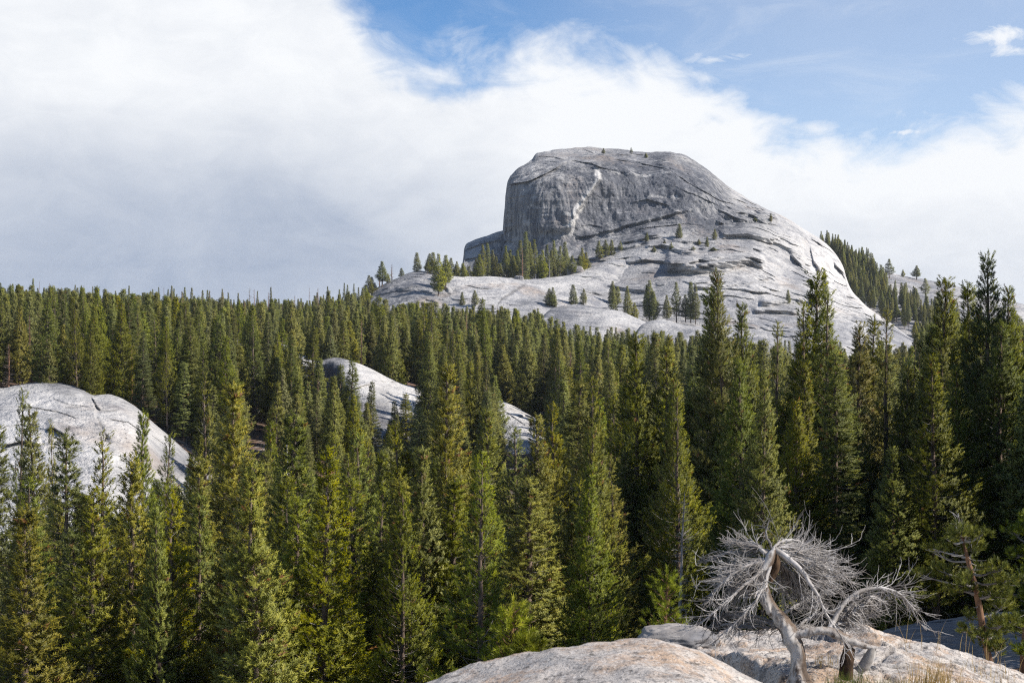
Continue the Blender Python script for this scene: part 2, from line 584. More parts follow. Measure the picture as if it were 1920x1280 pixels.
M_DEADTRUNK = mat_bark('weathered_trunk', (0.10, 0.074, 0.058), (0.56, 0.525, 0.49), 15.0, k=(1, 1, 0.35), lo=0.38, hi=0.56, side=(0.15, 0.11, 0.082))
M_TWIG = mat_bark('silver_twigs', (0.25, 0.225, 0.205), (0.56, 0.53, 0.505), 6.0)
M_NEEDLE_F = mat_needles('far_needles', [(0.0875, 0.1037, 0.0308), (0.1882, 0.2043, 0.047), (0.309, 0.3115, 0.0717)])
M_NEEDLE_G = mat_needles('far_olive_needles', [(0.094, 0.1085, 0.0373), (0.1962, 0.2083, 0.0578), (0.3016, 0.3041, 0.0865)])
M_ROT = mat_bark('rotten_wood', (0.03, 0.019, 0.013), (0.12, 0.075, 0.045), 18.0)

# ------------------------------------------------------------------ the ground sheet
TPX = np.array([-1600, -400, 0, 300, 480, 700, 960, 1300, 1600, 1920, 2400, 3600], float)
TROWS = [
    (-2, [-9, -8, -7, -6, -5, -4.2, -4, -4, -4, -4, -4, -4]),
    (12, [-10, -9, -9, -9, -9, -8, -6.5, -4.7, -4.4, -4.4, -4.2, -4]),
    (20, [-13, -13, -13, -12, -11.5, -10.5, -9, -6.5, -5.5, -5.2, -5, -4.5]),
    (30, [-17, -17, -16.5, -16, -15, -14, -12, -8.5, -6.9, -6.3, -6, -5.5]),
    (50, [-22, -22, -22, -21, -20, -18, -15.5, -12, -10.5, -10, -10, -9]),
    (80, [-25, -26, -26, -25, -24.5, -23, -20, -17, -16, -15.5, -15, -14]),
    (130, [-24, -24, -25, -26, -26, -24, -22, -20, -19, -18.5, -18, -17]),
    (180, [-16, -16, -19, -24, -24, -23, -20, -19, -18, -17, -16, -15]),
    (212, [-6.5, -6.5, -8, -12, -20, -22, -21.5, -17, -16, -15, -14, -12]),
    (260, [-5, -5, -6, -7, -14, -18, -19, -14, -13, -12, -10, -9]),
    (300, [-4, -4, -5, -6, -8, -10, -14.5, -14, -14, -13, -12, -10]),
    (450, [0, 0, -1, -1, -2, -2, -6, -11, -12, -12, -10, -6]),
    (650, [9, 9, 8.5, 7, 6, 6, 2, -4, -7, -7, -6, -4]),
    (850, [20, 19, 18, 13, 11, 13, 12, 6, 0, 0, 0, 0]),
    (930, [21, 20, 18.5, 13, 11, 13, 12, 6, 0, 0, 0, 0]),
    (1200, [-5, -5, -5, -8, -8, -8, -8, -8, -8, 0, 5, 5]),
    (2500, [-40] * 12),
    (4500, [-45] * 12),
]
TY = np.log(np.array([r[0] for r in TROWS], float) + 6)
TZ = np.array([r[1] for r in TROWS], float)


def terrain_z(x, y):
    x = np.asarray(x, float)
    y = np.asarray(y, float)
    px = np.clip(CX + x / (np.maximum(y, -1) + 2) * F, TPX[0], TPX[-1])
    ly = np.clip(np.log(np.maximum(y, -1.9) + 6), TY[0], TY[-1])
    i = np.clip(np.searchsorted(TY, ly) - 1, 0, len(TY) - 2)
    j = np.clip(np.searchsorted(TPX, px) - 1, 0, len(TPX) - 2)
    a = (ly - TY[i]) / (TY[i + 1] - TY[i])
    b = (px - TPX[j]) / (TPX[j + 1] - TPX[j])
    b = b * b * (3 - 2 * b)
    z = (TZ[i, j] * (1 - b) + TZ[i, j + 1] * b) * (1 - a) + (TZ[i + 1, j] * (1 - b) + TZ[i + 1, j + 1] * b) * a
    p = np.stack([x, y, np.zeros_like(x + y)], -1)
    k = np.clip((y - 14) / 60, 0, 1)
    return z + k * (fbm(p / 22.0, 3) * 0.55 + fbm(p / 5.0, 2) * 0.12)


def make_ground():
    ys = np.concatenate([np.linspace(-1.0, 14, 16), np.exp(np.linspace(math.log(15), math.log(1300), 230)), np.exp(np.linspace(math.log(1400), math.log(4500), 12))])
    us = np.linspace(-1600, 3600, 300)
    Yg, U = np.meshgrid(ys, us, indexing='ij')
    X = (U - CX) / F * (Yg + 2)
    Z = terrain_z(X, Yg)
    n, k = Yg.shape
    b = Buf()
    i = np.arange(n - 1)[:, None] * k + np.arange(k - 1)[None, :]
    q = np.stack([i, i + 1, i + k + 1, i + k], -1).reshape(-1, 4)
    b.add(np.stack([X, Yg, Z], -1), q)
    o = link('ground', b.mesh('ground', [M_FLOOR], smooth=True))
    o['kind'] = 'structure'
    return o


make_ground()


# ------------------------------------------------------------------ rock masses
def resample(poly, n, smooth=3):
    p = np.asarray(poly, float)
    for _ in range(smooth):
        q = np.empty((2 * len(p), 2))
        q[0] = p[0]
        q[-1] = p[-1]
        q[1:-1:2] = p[:-1] * 0.75 + p[1:] * 0.25
        q[2:-1:2] = p[:-1] * 0.25 + p[1:] * 0.75
        p = q
    s = np.concatenate([[0], np.cumsum(np.linalg.norm(np.diff(p, axis=0), axis=1))])
    t = np.linspace(0, s[-1], n)
    return np.stack([np.interp(t, s, p[:, 0]), np.interp(t, s, p[:, 1])], -1), s[-1]


def field(px, py, pts, default, rad):
    """soft blend of values painted at photo spots onto the rock"""
    num = np.full(np.shape(px), default * 0.15)
    den = np.full(np.shape(px), 0.15)
    for (x, y, v, *r) in pts:
        rr = r[0] if r else rad
        w = np.exp(-(((px - x) ** 2 + (py - y) ** 2) / rr ** 2))
        num = num + w * v
        den = den + w
    return num / den


def smooth01(x):
    x = np.clip(x, 0, 1)
    return x * x * (3 - 2 * x)


class Relief:
    """a rock mass: its skyline and foot are two lines, its body a surface with its own depth; closed at the back"""
    def __init__(self, name, top, foot, ctrl, nu, nv, feats=(), noise=(1.0, 20.0), rnd=(15, 25), stain_shade=None, jag=1.0, back=60.0, lam=0.02, fresh_lit=None, strata=0.0, undul=1.0, terrace=None, mat=None, back_drop=None):
        T, L = resample(top, nu)
        B, _ = resample(foot, nu)
        self.tps = TPS(ctrl, lam)
        s = np.linspace(0, 1, nu)
        jn = fbm(np.stack([s * L / 22.0, s * 0 + 3.3, s * 0], -1), 4) * jag
        T = T + np.stack([jn * 0.4, jn], -1)
        v = np.linspace(0, 1, nv) ** 1.25
        PX = T[None, :, 0] * (1 - v[:, None]) + B[None, :, 0] * v[:, None]
        PY = T[None, :, 1] * (1 - v[:, None]) + B[None, :, 1] * v[:, None]
        dtop = v[:, None] * np.linalg.norm(B - T, axis=1)[None, :]
        D = self.tps(PX, PY)
        R = np.clip(1 - dtop / rnd[1], 0, 1)
        D = D + rnd[0] * R ** 2.2
        P0 = unproj(PX, PY, D)
        amp, sc = noise
        nz = fbm(P0 / sc, 5, 0.5) * amp + fbm(P0 / (sc * 2.2) + 33, 3) * amp * undul
        # flat-lying sheets: noise stretched along the slope
        st = ridged(P0 * np.array([1 / 55.0, 1 / 55.0, 1 / 5.5]) * (20.0 / sc), 4, 0.55) * strata
        if stain_shade:
            st = st * (1 - 0.75 * smooth01((field(PX, PY, stain_shade, 0.3, 40) - 0.45) / 0.4))
        # thin curved sheets peeling off one above the other, broken up along their length
        warp = fbm(P0 / 45.0 + 5, 4) * 9.0 + fbm(P0 / 9.0 + 8, 3) * 1.3
        if terrace:
            A_t, gap_t = terrace
            ss = (P0[..., 2] + 0.20 * P0[..., 1] + 0.05 * P0[..., 0] + warp) / gap_t
            fr = ss - np.floor(ss)
            row = np.floor(ss)
            on = smooth01((fbm(np.stack([P0[..., 0] / 26.0, row * 3.7, P0[..., 1] / 26.0], -1), 3) + 0.05) / 0.35)
            saw = np.where(fr < 0.12, fr / 0.12, 1 - (fr - 0.12) / 0.88)
            m_t = 1.0
            if stain_shade:
                m_t = 1 - 0.97 * smooth01((field(PX, PY, stain_shade, 0.3, 40) - 0.42) / 0.3)
            st = st + A_t * (0.35 + 0.65 * smooth01(fbm(P0 / 30.0 + 21, 3) + 0.5)) * saw * on * m_t
            # upright flutes and ribs of the cliff
            st = st + fbm(P0 * np.array([1 / 5.0, 1 / 5.0, 1 / 60.0]) + 3, 4) * 1.3 * (1 - m_t) + fbm(P0 * np.array([1 / 16.0, 1 / 16.0, 1 / 50.0]) + 13, 3) * 2.4 * (1 - m_t)
        disp = nz + st
        seam = np.zeros_like(D)
        wob = fbm(P0 / (sc * 0.8) + 50, 4) * 2.2
        brk = smooth01((fbm(P0 / 14.0 + 70, 3) + 0.55) / 0.5)
        for f in feats:
            kind, poly = f[0], np.asarray(f[1], float)
            if kind == 'v':
                o = np.argsort(poly[:, 1])
                line = np.interp(PY, poly[o, 1], poly[o, 0])
                d = PX - line + wob * 0.8
                lo, hi = poly[o[0], 1], poly[o[-1], 1]
                ends = smooth01((PY - lo) / 18) * smooth01((hi - PY) / 18)
                A, wl, wr = f[2:5]
                prof = np.where(d < 0, np.exp(d / wl), np.clip(1 - d / wr, 0, 1))
                disp = disp + A * prof * ends
                continue
            line = np.interp(PX, poly[:, 0], poly[:, 1])
            d = PY - line + wob * (0.6 if kind != 'wall' else 1.0)
            m = min(14.0, (poly[-1, 0] - poly[0, 0]) * 0.3)
            ends = smooth01((PX - poly[0, 0]) / m) * smooth01((poly[-1, 0] - PX) / m) * (0.3 + 0.7 * brk)
            if kind == 'step':
                A, wu, Bn, wd = f[2:6]
                disp = disp + ends * np.where(d < 0, A * np.exp(d / wu), -Bn * np.exp(-d / wd))
                seam = np.maximum(seam, ends * np.exp(-((d - 0.4) / 1.0) ** 2) * 0.55)
            elif kind == 'wall':
                h, A, wu = f[2:5]
                up = -d
                prof = np.where(up < 0, 0, np.where(up < h, up / h, np.exp(-(up - h) / wu)))
                kw = 1.5 if name == 'granite_dome' else (1.7 if mat is M_SLAB else 1.0)
                disp = disp + ends * A * kw * prof - ends * 0.9 * kw * np.exp(-np.abs(d) / 3)
                seam = np.maximum(seam, ends * np.exp(-((d + 0.3) / 1.0) ** 2) * 0.5)
            elif kind == 'crack':
                w = f[2]
                seam = np.maximum(seam, ends * np.exp(-((d + wob * 0.8) / w) ** 2) * f[3])
                disp = disp - ends * (0.6 if mat is not M_SLAB else 0.5) * np.exp(-(d / w) ** 2)
        disp = disp * np.clip(dtop / 4.0, 0.15, 1)
        Y = D - disp
        self.PX, self.PY, self.Y = PX, PY, Y
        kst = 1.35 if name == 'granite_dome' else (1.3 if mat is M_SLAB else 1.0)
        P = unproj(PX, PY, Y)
        stn = np.clip(field(PX, PY, stain_shade, 0.24, 40) * kst, 0, 1) if stain_shade else np.full_like(Y, 0.15)
        frs = np.clip(field(PX, PY, fresh_lit, 0.0, 14) * (1.0 + 1.2 * fbm(P0 / np.array([2.2, 2.2, 3.0]), 4)), 0, 1) if fresh_lit else np.zeros_like(Y)
        # back of the mass
        zfoot = P[-1, :, 2].min() if back_drop is None else P[0, :, 2].max() - back_drop
        rows = []
        for k in range(1, 8):
            a = k / 7
            q = P[0].copy()
            q[:, 1] += back * a
            q[:, 2] = q[:, 2] * (1 - a ** 1.7) + (zfoot - 5) * a ** 1.7
            rows.append(q)
        Pall = np.concatenate([np.stack(rows[::-1]), P])
        z7 = np.zeros((7, nu))
        n, k = Pall.shape[:2]
        i = np.arange(n - 1)[:, None] * k + np.arange(k - 1)[None, :]
        q = np.stack([i, i + k, i + k + 1, i + 1], -1).reshape(-1, 4)
        b = Buf()
        b.add(Pall, q)
        me = b.mesh(name, [mat or M_DOME], smooth=True, vattr={'stain_shade': np.concatenate([z7, stn]), 'seam': np.concatenate([z7, np.clip(seam, 0, 1)]), 'fresh_lit': np.concatenate([z7, frs])})
        self.obj = link(name, me)
        self.obj['kind'] = 'structure'

    def at(self, px, py):
        """point on the rock seen at this photo spot"""
        k = np.argmin((self.PX - px) ** 2 + (self.PY - py) ** 2)
        return unproj(self.PX.ravel()[k], self.PY.ravel()[k], self.Y.ravel()[k])


FLAKE = []  # pale points that paint sunlight along the flake's right-facing strip
_fl = [(1121, 322, 3.5), (1122, 334, 4), (1116, 346, 2), (1104, 362, 3), (1095, 375, 4), (1086, 388, 4.5), (1080, 398, 4.5), (1075, 410, 4.5), (1071, 424, 4), (1067, 440, 3)]
for _a, _b in zip(_fl[:-1], _fl[1:]):
    for _t in (0, 0.33, 0.66):
        FLAKE.append((_a[0] * (1 - _t) + _b[0] * _t, _a[1] * (1 - _t) + _b[1] * _t, 1.0, _a[2] * (1 - _t) + _b[2] * _t))

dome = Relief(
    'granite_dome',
    top=[(930, 560), (938, 500), (941, 450), (943, 425), (946, 385), (950, 352), (954, 332), (972, 313), (996, 300), (1001, 293), (1004, 287), (1008, 285), (1030, 281), (1058, 278), (1100, 276),
         (1150, 279), (1200, 284), (1245, 286), (1272, 287), (1280, 288), (1286, 291), (1300, 300), (1330, 318), (1355, 342), (1385, 362), (1420, 383), (1460, 402), (1490, 418), (1522, 437),
         (1548, 455), (1568, 476), (1582, 500), (1588, 525), (1598, 548), (1625, 575), (1665, 602), (1700, 628), (1735, 650)],
    foot=[(905, 640), (960, 650), (1050, 660), (1150, 680), (1300, 690), (1450, 690), (1600, 680), (1700, 670), (1745, 665)],
    ctrl=[(941, 450, 850), (946, 385, 850), (954, 332, 852), (1000, 290, 880), (1100, 277, 892), (1200, 284, 890), (1280, 289, 888), (1350, 342, 880), (1420, 383, 872), (1520, 437, 862), (1585, 500, 845),
          (975, 350, 838), (975, 420, 832), (975, 480, 824), (1010, 330, 836), (1010, 400, 822), (1010, 470, 812), (1060, 320, 838), (1060, 380, 820), (1065, 440, 812), (1070, 480, 796),
          (1120, 310, 846), (1110, 350, 834), (1110, 400, 827), (1110, 440, 818), (1180, 310, 850), (1180, 350, 834), (1180, 420, 818), (1250, 310, 850), (1250, 350, 832), (1240, 405, 820),
          (1330, 345, 846), (1330, 375, 830), (1320, 400, 822), (1400, 400, 842), (1440, 415, 836), (1500, 450, 830), (1550, 480, 834),
          (1000, 530, 775), (1100, 500, 776), (1200, 470, 782), (1290, 440, 800), (1380, 435, 812), (1450, 460, 808), (1520, 490, 812),
          (1120, 550, 722), (1200, 520, 744), (1300, 500, 752), (1400, 490, 770), (1480, 510, 780), (1560, 530, 802),
          (1200, 580, 690), (1300, 560, 700), (1400, 550, 712), (1500, 560, 725), (1590, 575, 760), (1300, 620, 655), (1450, 620, 660), (1600, 620, 690), (1700, 640, 720), (1000, 600, 700), (1100, 620, 650)],
    nu=860, nv=520, rnd=(16, 16), terrace=(2.6, 5.5), undul=1.8, noise=(1.2, 16.0), strata=0.9, jag=1.6, back=150,
    feats=[
        ('step', [(950, 348), (986, 341), (1023, 326), (1058, 306), (1066, 302)], 3.0, 14, 1.0, 10),
        ('step', [(1064, 300), (1110, 308), (1127, 315), (1150, 319)], 1.8, 10, 0.5, 8),
        ('step', [(995, 303), (1012, 293), (1040, 296), (1064, 301)], 1.2, 8, 0.5, 6),
        ('step', [(1090, 277), (1100, 283), (1116, 290)], 1.2, 8, 0.4, 6),
        ('step', [(1150, 289), (1182, 290), (1234, 290), (1278, 295), (1303, 307)], 1.6, 9, 0.6, 8),
        ('step', [(1150, 300), (1197, 305), (1255, 319), (1301, 348), (1352, 377), (1380, 384)], 1.6, 12, 0.5, 10),
        ('step', [(1275, 354), (1312, 369), (1350, 388)], 1.8, 10, 0.6, 8),
        ('step', [(1180, 380), (1215, 374), (1260, 385)], 1.3, 10, 0.4, 10),
        ('step', [(1085, 424), (1105, 421), (1130, 425)], 1.4, 10, 0.4, 10),
        ('v', [(1120, 318), (1124, 336), (1110, 356), (1096, 374), (1081, 394), (1072, 416), (1066, 442)], 9.0, 60, 6),
        ('v', [(1140, 322), (1150, 345), (1152, 372)], 2.2, 16, 6),
        ('wall', [(1067, 450), (1110, 445), (1148, 436), (1182, 424), (1234, 412), (1269, 401), (1305, 398)], 5, 2.5, 14),
        ('wall', [(1085, 470), (1130, 468), (1175, 466), (1220, 456)], 4, 2.5, 14),
        ('wall', [(1160, 458), (1205, 452), (1228, 449), (1260, 452)], 4, 3, 8),
        ('wall', [(1205, 473), (1240, 466), (1278, 478), (1310, 480)], 8, 5, 14),
        ('wall', [(1150, 500), (1210, 490), (1250, 496), (1300, 494), (1360, 486)], 5, 4, 12),
        ('wall', [(1245, 511), (1320, 514), (1365, 508), (1407, 500), (1440, 508)], 18, 14, 16),
        ('wall', [(1345, 449), (1400, 446), (1445, 456), (1487, 479), (1512, 490)], 8, 6, 14),
        ('wall', [(1340, 424), (1380, 417), (1420, 417), (1466, 425)], 16, 8, 12),
        ('wall', [(1474, 473), (1490, 490), (1503, 503), (1530, 515)], 8, 7, 10),
        ('wall', [(1518, 468), (1526, 495), (1543, 517)], 7, 6, 8),
        ('wall', [(1562, 495), (1575, 510), (1589, 528)], 6, 5, 7),
        ('wall', [(1518, 448), (1532, 455), (1546, 466)], 4, 3.5, 7),
        ('wall', [(1420, 575), (1466, 571), (1501, 570), (1545, 569)], 9, 7, 10),
        ('wall', [(1405, 588), (1440, 586), (1490, 590), (1520, 588)], 7, 5, 8),
        ('wall', [(1120, 545), (1150, 542), (1190, 549), (1230, 552)], 7, 5, 14),
        ('wall', [(1290, 545), (1350, 540), (1420, 552), (1470, 548)], 6, 4, 16),
        ('step', [(1195, 430), (1240, 425), (1290, 419), (1330, 425)], 1.4, 8, 0.5, 8),
        ('step', [(1560, 556), (1600, 575), (1640, 598)], 1.2, 8, 0.4, 8),
        ('crack', [(1350, 540), (1420, 530), (1500, 534)], 1.6, 0.5),
        ('crack', [(1250, 528), (1330, 531), (1400, 522)], 1.4, 0.4),
    ],
    stain_shade=[(960, 370, 0.55), (960, 440, 0.6), (1000, 360, 0.95), (1010, 420, 1.0), (1050, 350, 0.95), (1050, 410, 1.0), (1050, 300, 0.3, 18), (1120, 290, 0.35, 18), (1200, 292, 0.3, 16), (1270, 296, 0.35, 16),  # streaks on the cliff, deepened to paint its grazing shade
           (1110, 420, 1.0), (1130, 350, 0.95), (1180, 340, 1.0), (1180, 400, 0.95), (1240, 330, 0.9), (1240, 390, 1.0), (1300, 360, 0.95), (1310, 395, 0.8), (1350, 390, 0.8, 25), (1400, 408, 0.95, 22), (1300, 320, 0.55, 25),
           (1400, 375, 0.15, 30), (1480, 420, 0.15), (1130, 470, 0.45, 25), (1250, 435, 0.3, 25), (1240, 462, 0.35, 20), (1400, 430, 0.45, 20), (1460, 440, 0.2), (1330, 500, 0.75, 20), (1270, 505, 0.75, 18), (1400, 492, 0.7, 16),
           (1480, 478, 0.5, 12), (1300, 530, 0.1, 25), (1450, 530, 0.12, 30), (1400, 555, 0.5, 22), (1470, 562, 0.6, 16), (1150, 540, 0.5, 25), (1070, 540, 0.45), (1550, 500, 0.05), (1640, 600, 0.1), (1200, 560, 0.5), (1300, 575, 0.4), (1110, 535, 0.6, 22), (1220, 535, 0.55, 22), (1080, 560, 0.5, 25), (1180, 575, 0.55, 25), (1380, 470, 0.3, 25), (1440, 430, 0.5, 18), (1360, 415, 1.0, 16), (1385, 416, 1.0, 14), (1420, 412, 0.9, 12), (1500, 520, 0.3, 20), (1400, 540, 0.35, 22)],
    fresh_lit=FLAKE + [(1000, 318, 0.5, 12), (1025, 318, 0.4, 10), (1340, 525, 0.5, 35), (1430, 525, 0.5, 35), (1560, 490, 0.8, 30), (1600, 560, 0.7, 40), (1500, 440, 0.35, 30), (1150, 480, 0.3, 20)],
)

shoulder = Relief(
    'granite_shoulder',
    top=[(864, 530), (866, 500), (870, 470), (874, 457), (890, 449), (915, 440), (940, 432), (970, 428)],
    foot=[(860, 600), (900, 600), (990, 600)],
    ctrl=[(870, 470, 845), (940, 432, 860), (900, 480, 832), (950, 480, 850), (900, 560, 800), (960, 560, 810)],
    nu=120, nv=120, rnd=(10, 8), noise=(1.2, 12.0), strata=0.8, jag=1.2, back=60,
    feats=[('step', [(868, 470), (900, 458), (945, 448)], 1.5, 8, 0.6, 8), ('step', [(866, 490), (900, 482), (940, 475)], 1.5, 8, 0.6, 8)],
    stain_shade=[(880, 490, 0.8), (930, 460, 0.6)])

hump = Relief(
    'granite_hump',
    top=[(670, 600), (690, 557), (706, 540), (738, 523), (765, 511), (792, 506), (822, 514), (850, 517), (885, 518), (930, 517), (962, 521), (1000, 524), (1040, 520), (1080, 512), (1110, 500), (1140, 486), (1180, 476), (1230, 480)],
    foot=[(660, 680), (800, 700), (950, 700), (1100, 700), (1240, 690)],
    ctrl=[(690, 557, 690), (740, 522, 705), (792, 506, 715), (822, 514, 712), (885, 518, 712), (962, 521, 712), (1040, 520, 728), (1110, 500, 752), (1180, 478, 778), (1230, 480, 790),
          (740, 560, 672), (780, 540, 680), (800, 575, 655), (820, 545, 683), (860, 550, 676), (900, 545, 680), (940, 560, 668), (1000, 560, 676), (1080, 545, 706), (1140, 530, 733), (1200, 530, 750), (850, 600, 640), (950, 610, 630), (1050, 600, 650), (1150, 600, 680), (1230, 600, 700)],
    nu=460, nv=240, rnd=(9, 14), terrace=(2.0, 5.0), undul=1.6, noise=(1.0, 11.0), strata=0.5, jag=1.2, back=50, back_drop=16,
    feats=[('wall', [(700, 560), (740, 548), (780, 545), (820, 552)], 8, 4, 10), ('wall', [(800, 533), (830, 540), (850, 556)], 7, 5, 10),
           ('wall', [(760, 580), (800, 570), (830, 575)], 8, 4, 10), ('step', [(870, 535), (900, 541), (930, 539)], 1.2, 8, 0.4, 6),
           ('crack', [(922, 582), (940, 562), (968, 545), (990, 528)], 3.0, 0.75), ('wall', [(1075, 558), (1120, 552), (1160, 556)], 6, 4, 10), ('crack', [(1000, 570), (1060, 545), (1120, 520)], 1.5, 0.4)],
    stain_shade=[(720, 560, 0.9, 40), (770, 560, 0.85), (760, 535, 0.6, 20), (800, 530, 0.3, 25), (830, 570, 0.5), (880, 535, 0.05), (950, 540, 0.1), (900, 580, 0.35), (1050, 540, 0.1), (1120, 540, 0.35), (1000, 590, 0.35)],  # left flank painted dark where it turns from the sun
    fresh_lit=[(880, 530, 0.5, 30), (930, 535, 0.5, 30), (1060, 530, 0.3, 35)])

hill = Relief(
    'granite_hill',
    top=[(1400, 470), (1450, 450), (1500, 447), (1530, 457), (1560, 470), (1600, 492), (1640, 505), (1680, 513), (1740, 524), (1800, 538), (1850, 552), (1900, 566), (1960, 582), (2100, 612), (2300, 640)],
    foot=[(1390, 690), (1600, 690), (1900, 690), (2300, 700)],
    ctrl=[(1450, 452, 985), (1600, 492, 980), (1740, 524, 985), (1900, 566, 985), (2100, 612, 960), (1450, 560, 900), (1600, 560, 900), (1700, 545, 905), (1750, 560, 890), (1900, 600, 870), (1600, 680, 760), (1750, 640, 800), (1900, 680, 760), (2200, 690, 740), (2300, 640, 900)],
    nu=320, nv=170, rnd=(12, 10), terrace=(1.4, 6.0), noise=(1.4, 18.0), strata=0.7, jag=1.2, back=90,
    feats=[('wall', [(1660, 535), (1700, 538), (1740, 548), (1780, 556)], 5, 4, 12), ('wall', [(1690, 545), (1730, 560), (1770, 572)], 5, 4, 10), ('step', [(1760, 545), (1800, 556), (1860, 575)], 1.4, 10, 0.5, 8), ('wall', [(1640, 570), (1700, 572), (1760, 585)], 5, 3, 10)],
    stain_shade=[(1720, 545, 0.6, 30), (1760, 565, 0.45), (1820, 555, 0.3), (1690, 520, 0.2), (1700, 560, 0.3)])

low_a = Relief(
    'granite_slab', top=[(1020, 590), (1035, 577), (1060, 571), (1090, 571), (1130, 577), (1165, 583), (1190, 594), (1215, 606)], foot=[(1010, 640), (1100, 650), (1220, 650)],
    ctrl=[(1035, 577, 600), (1090, 571, 610), (1165, 583, 605), (1215, 606, 600), (1050, 610, 580), (1110, 620, 572), (1180, 625, 575)],
    nu=130, nv=60, rnd=(8, 10), noise=(0.7, 8.0), jag=0.8, back=30, stain_shade=[(1040, 600, 0.9, 30), (1100, 595, 0.5, 30), (1160, 592, 0.1, 25)])
low_b = Relief(
    'granite_slab', top=[(1190, 625), (1205, 606), (1228, 598), (1255, 601), (1280, 609), (1320, 612), (1345, 625)], foot=[(1180, 670), (1260, 675), (1350, 665)],
    ctrl=[(1205, 606, 560), (1228, 598, 565), (1280, 609, 562), (1330, 614, 560), (1220, 640, 545), (1290, 640, 540), (1340, 640, 545)],
    nu=100, nv=50, rnd=(7, 9), noise=(0.6, 7.0), jag=0.8, back=30, stain_shade=[(1210, 620, 0.8, 20), (1260, 625, 0.6, 25), (1250, 606, 0.05, 20)])
low_c = Relief(
    'granite_slab', top=[(1380, 640), (1410, 632), (1440, 634), (1480, 655), (1520, 680), (1560, 700), (1600, 720)], foot=[(1370, 740), (1500, 760), (1620, 770)],
    ctrl=[(1380, 640, 470), (1440, 634, 470), (1520, 680, 440), (1600, 720, 430), (1420, 700, 430), (1520, 740, 410)],
    nu=80, nv=50, rnd=(7, 9), noise=(0.6, 7.0), jag=0.8, back=30, stain_shade=[(1450, 690, 0.4)])

left_slab = Relief(
    'granite_slab', mat=M_SLAB,
    top=[(-260, 745), (-120, 730), (0, 728), (30, 722), (60, 716), (92, 713), (125, 720), (155, 729), (172, 741), (185, 741), (205, 738), (228, 745), (255, 762), (285, 790), (315, 815), (345, 842), (375, 872), (400, 905)],
    foot=[(-260, 1040), (0, 1060), (150, 1060), (300, 1030), (420, 980)],
    ctrl=[(-260, 745, 205), (0, 728, 204), (92, 713, 206), (172, 740, 202), (225, 745, 203), (285, 790, 201), (345, 842, 199), (400, 905, 194), (0, 800, 186), (92, 800, 185), (180, 800, 186), (250, 820, 186), (300, 860, 188), (0, 900, 168), (120, 900, 166), (220, 900, 168), (300, 930, 174), (0, 1000, 152), (150, 1000, 150), (280, 1000, 156), (-200, 900, 172)],
    nu=360, nv=230, rnd=(5, 26), noise=(0.45, 7.0), jag=0.9, back=14, strata=0.14, terrace=(0.35, 2.6),
    feats=[('crack', [(20, 738), (40, 748), (58, 765), (66, 773)], 2.0, 0.45), ('wall', [(168, 742), (176, 752), (181, 764), (190, 772)], 3, 1.0, 5), ('crack', [(115, 762), (150, 763), (160, 760)], 1.4, 0.6), ('crack', [(178, 768), (205, 770), (228, 768)], 1.5, 0.75),
           ('v', [(178, 745), (176, 760), (176, 780), (190, 810), (205, 830)], 0.6, 10, 4), ('crack', [(222, 862), (240, 860)], 1.6, 0.9), ('crack', [(178, 772), (188, 795), (200, 820), (208, 842)], 2.5, 0.55), ('crack', [(225, 775), (232, 800), (238, 835), (240, 862)], 1.2, 0.35), ('crack', [(92, 745), (130, 758), (172, 764)], 1.2, 0.4), ('crack', [(0, 800), (40, 796), (95, 806)], 1.3, 0.4), ('crack', [(240, 800), (280, 815), (320, 842)], 1.3, 0.4), ('step', [(0, 765), (50, 762), (110, 772), (150, 786)], 0.35, 10, 0.2, 6), ('step', [(200, 785), (240, 792), (280, 820)], 0.3, 10, 0.2, 6), ('wall', [(84, 805), (100, 802), (120, 815), (128, 835)], 4, 1.5, 8), ('wall', [(0, 840), (40, 830), (80, 838)], 4, 1.2, 8)],
    stain_shade=[(105, 722, 0.8, 14), (130, 735, 0.65, 14), (165, 738, 0.6, 10), (186, 800, 0.95, 12), (200, 820, 1.0, 10), (208, 838, 0.8, 10), (120, 810, 0.8, 14), (130, 830, 0.5, 18), (60, 735, 0.2, 25), (30, 780, 0.05), (230, 780, 0.1), (80, 770, 0.15), (150, 780, 0.1), (240, 830, 0.1), (52, 825, 0.6, 12), (205, 750, 0.4, 12)],
    fresh_lit=[(240, 800, 0.4, 40), (60, 780, 0.45, 40), (150, 790, 0.4, 30), (200, 870, 0.5, 40), (90, 860, 0.5, 40), (15, 830, 0.5, 30)])

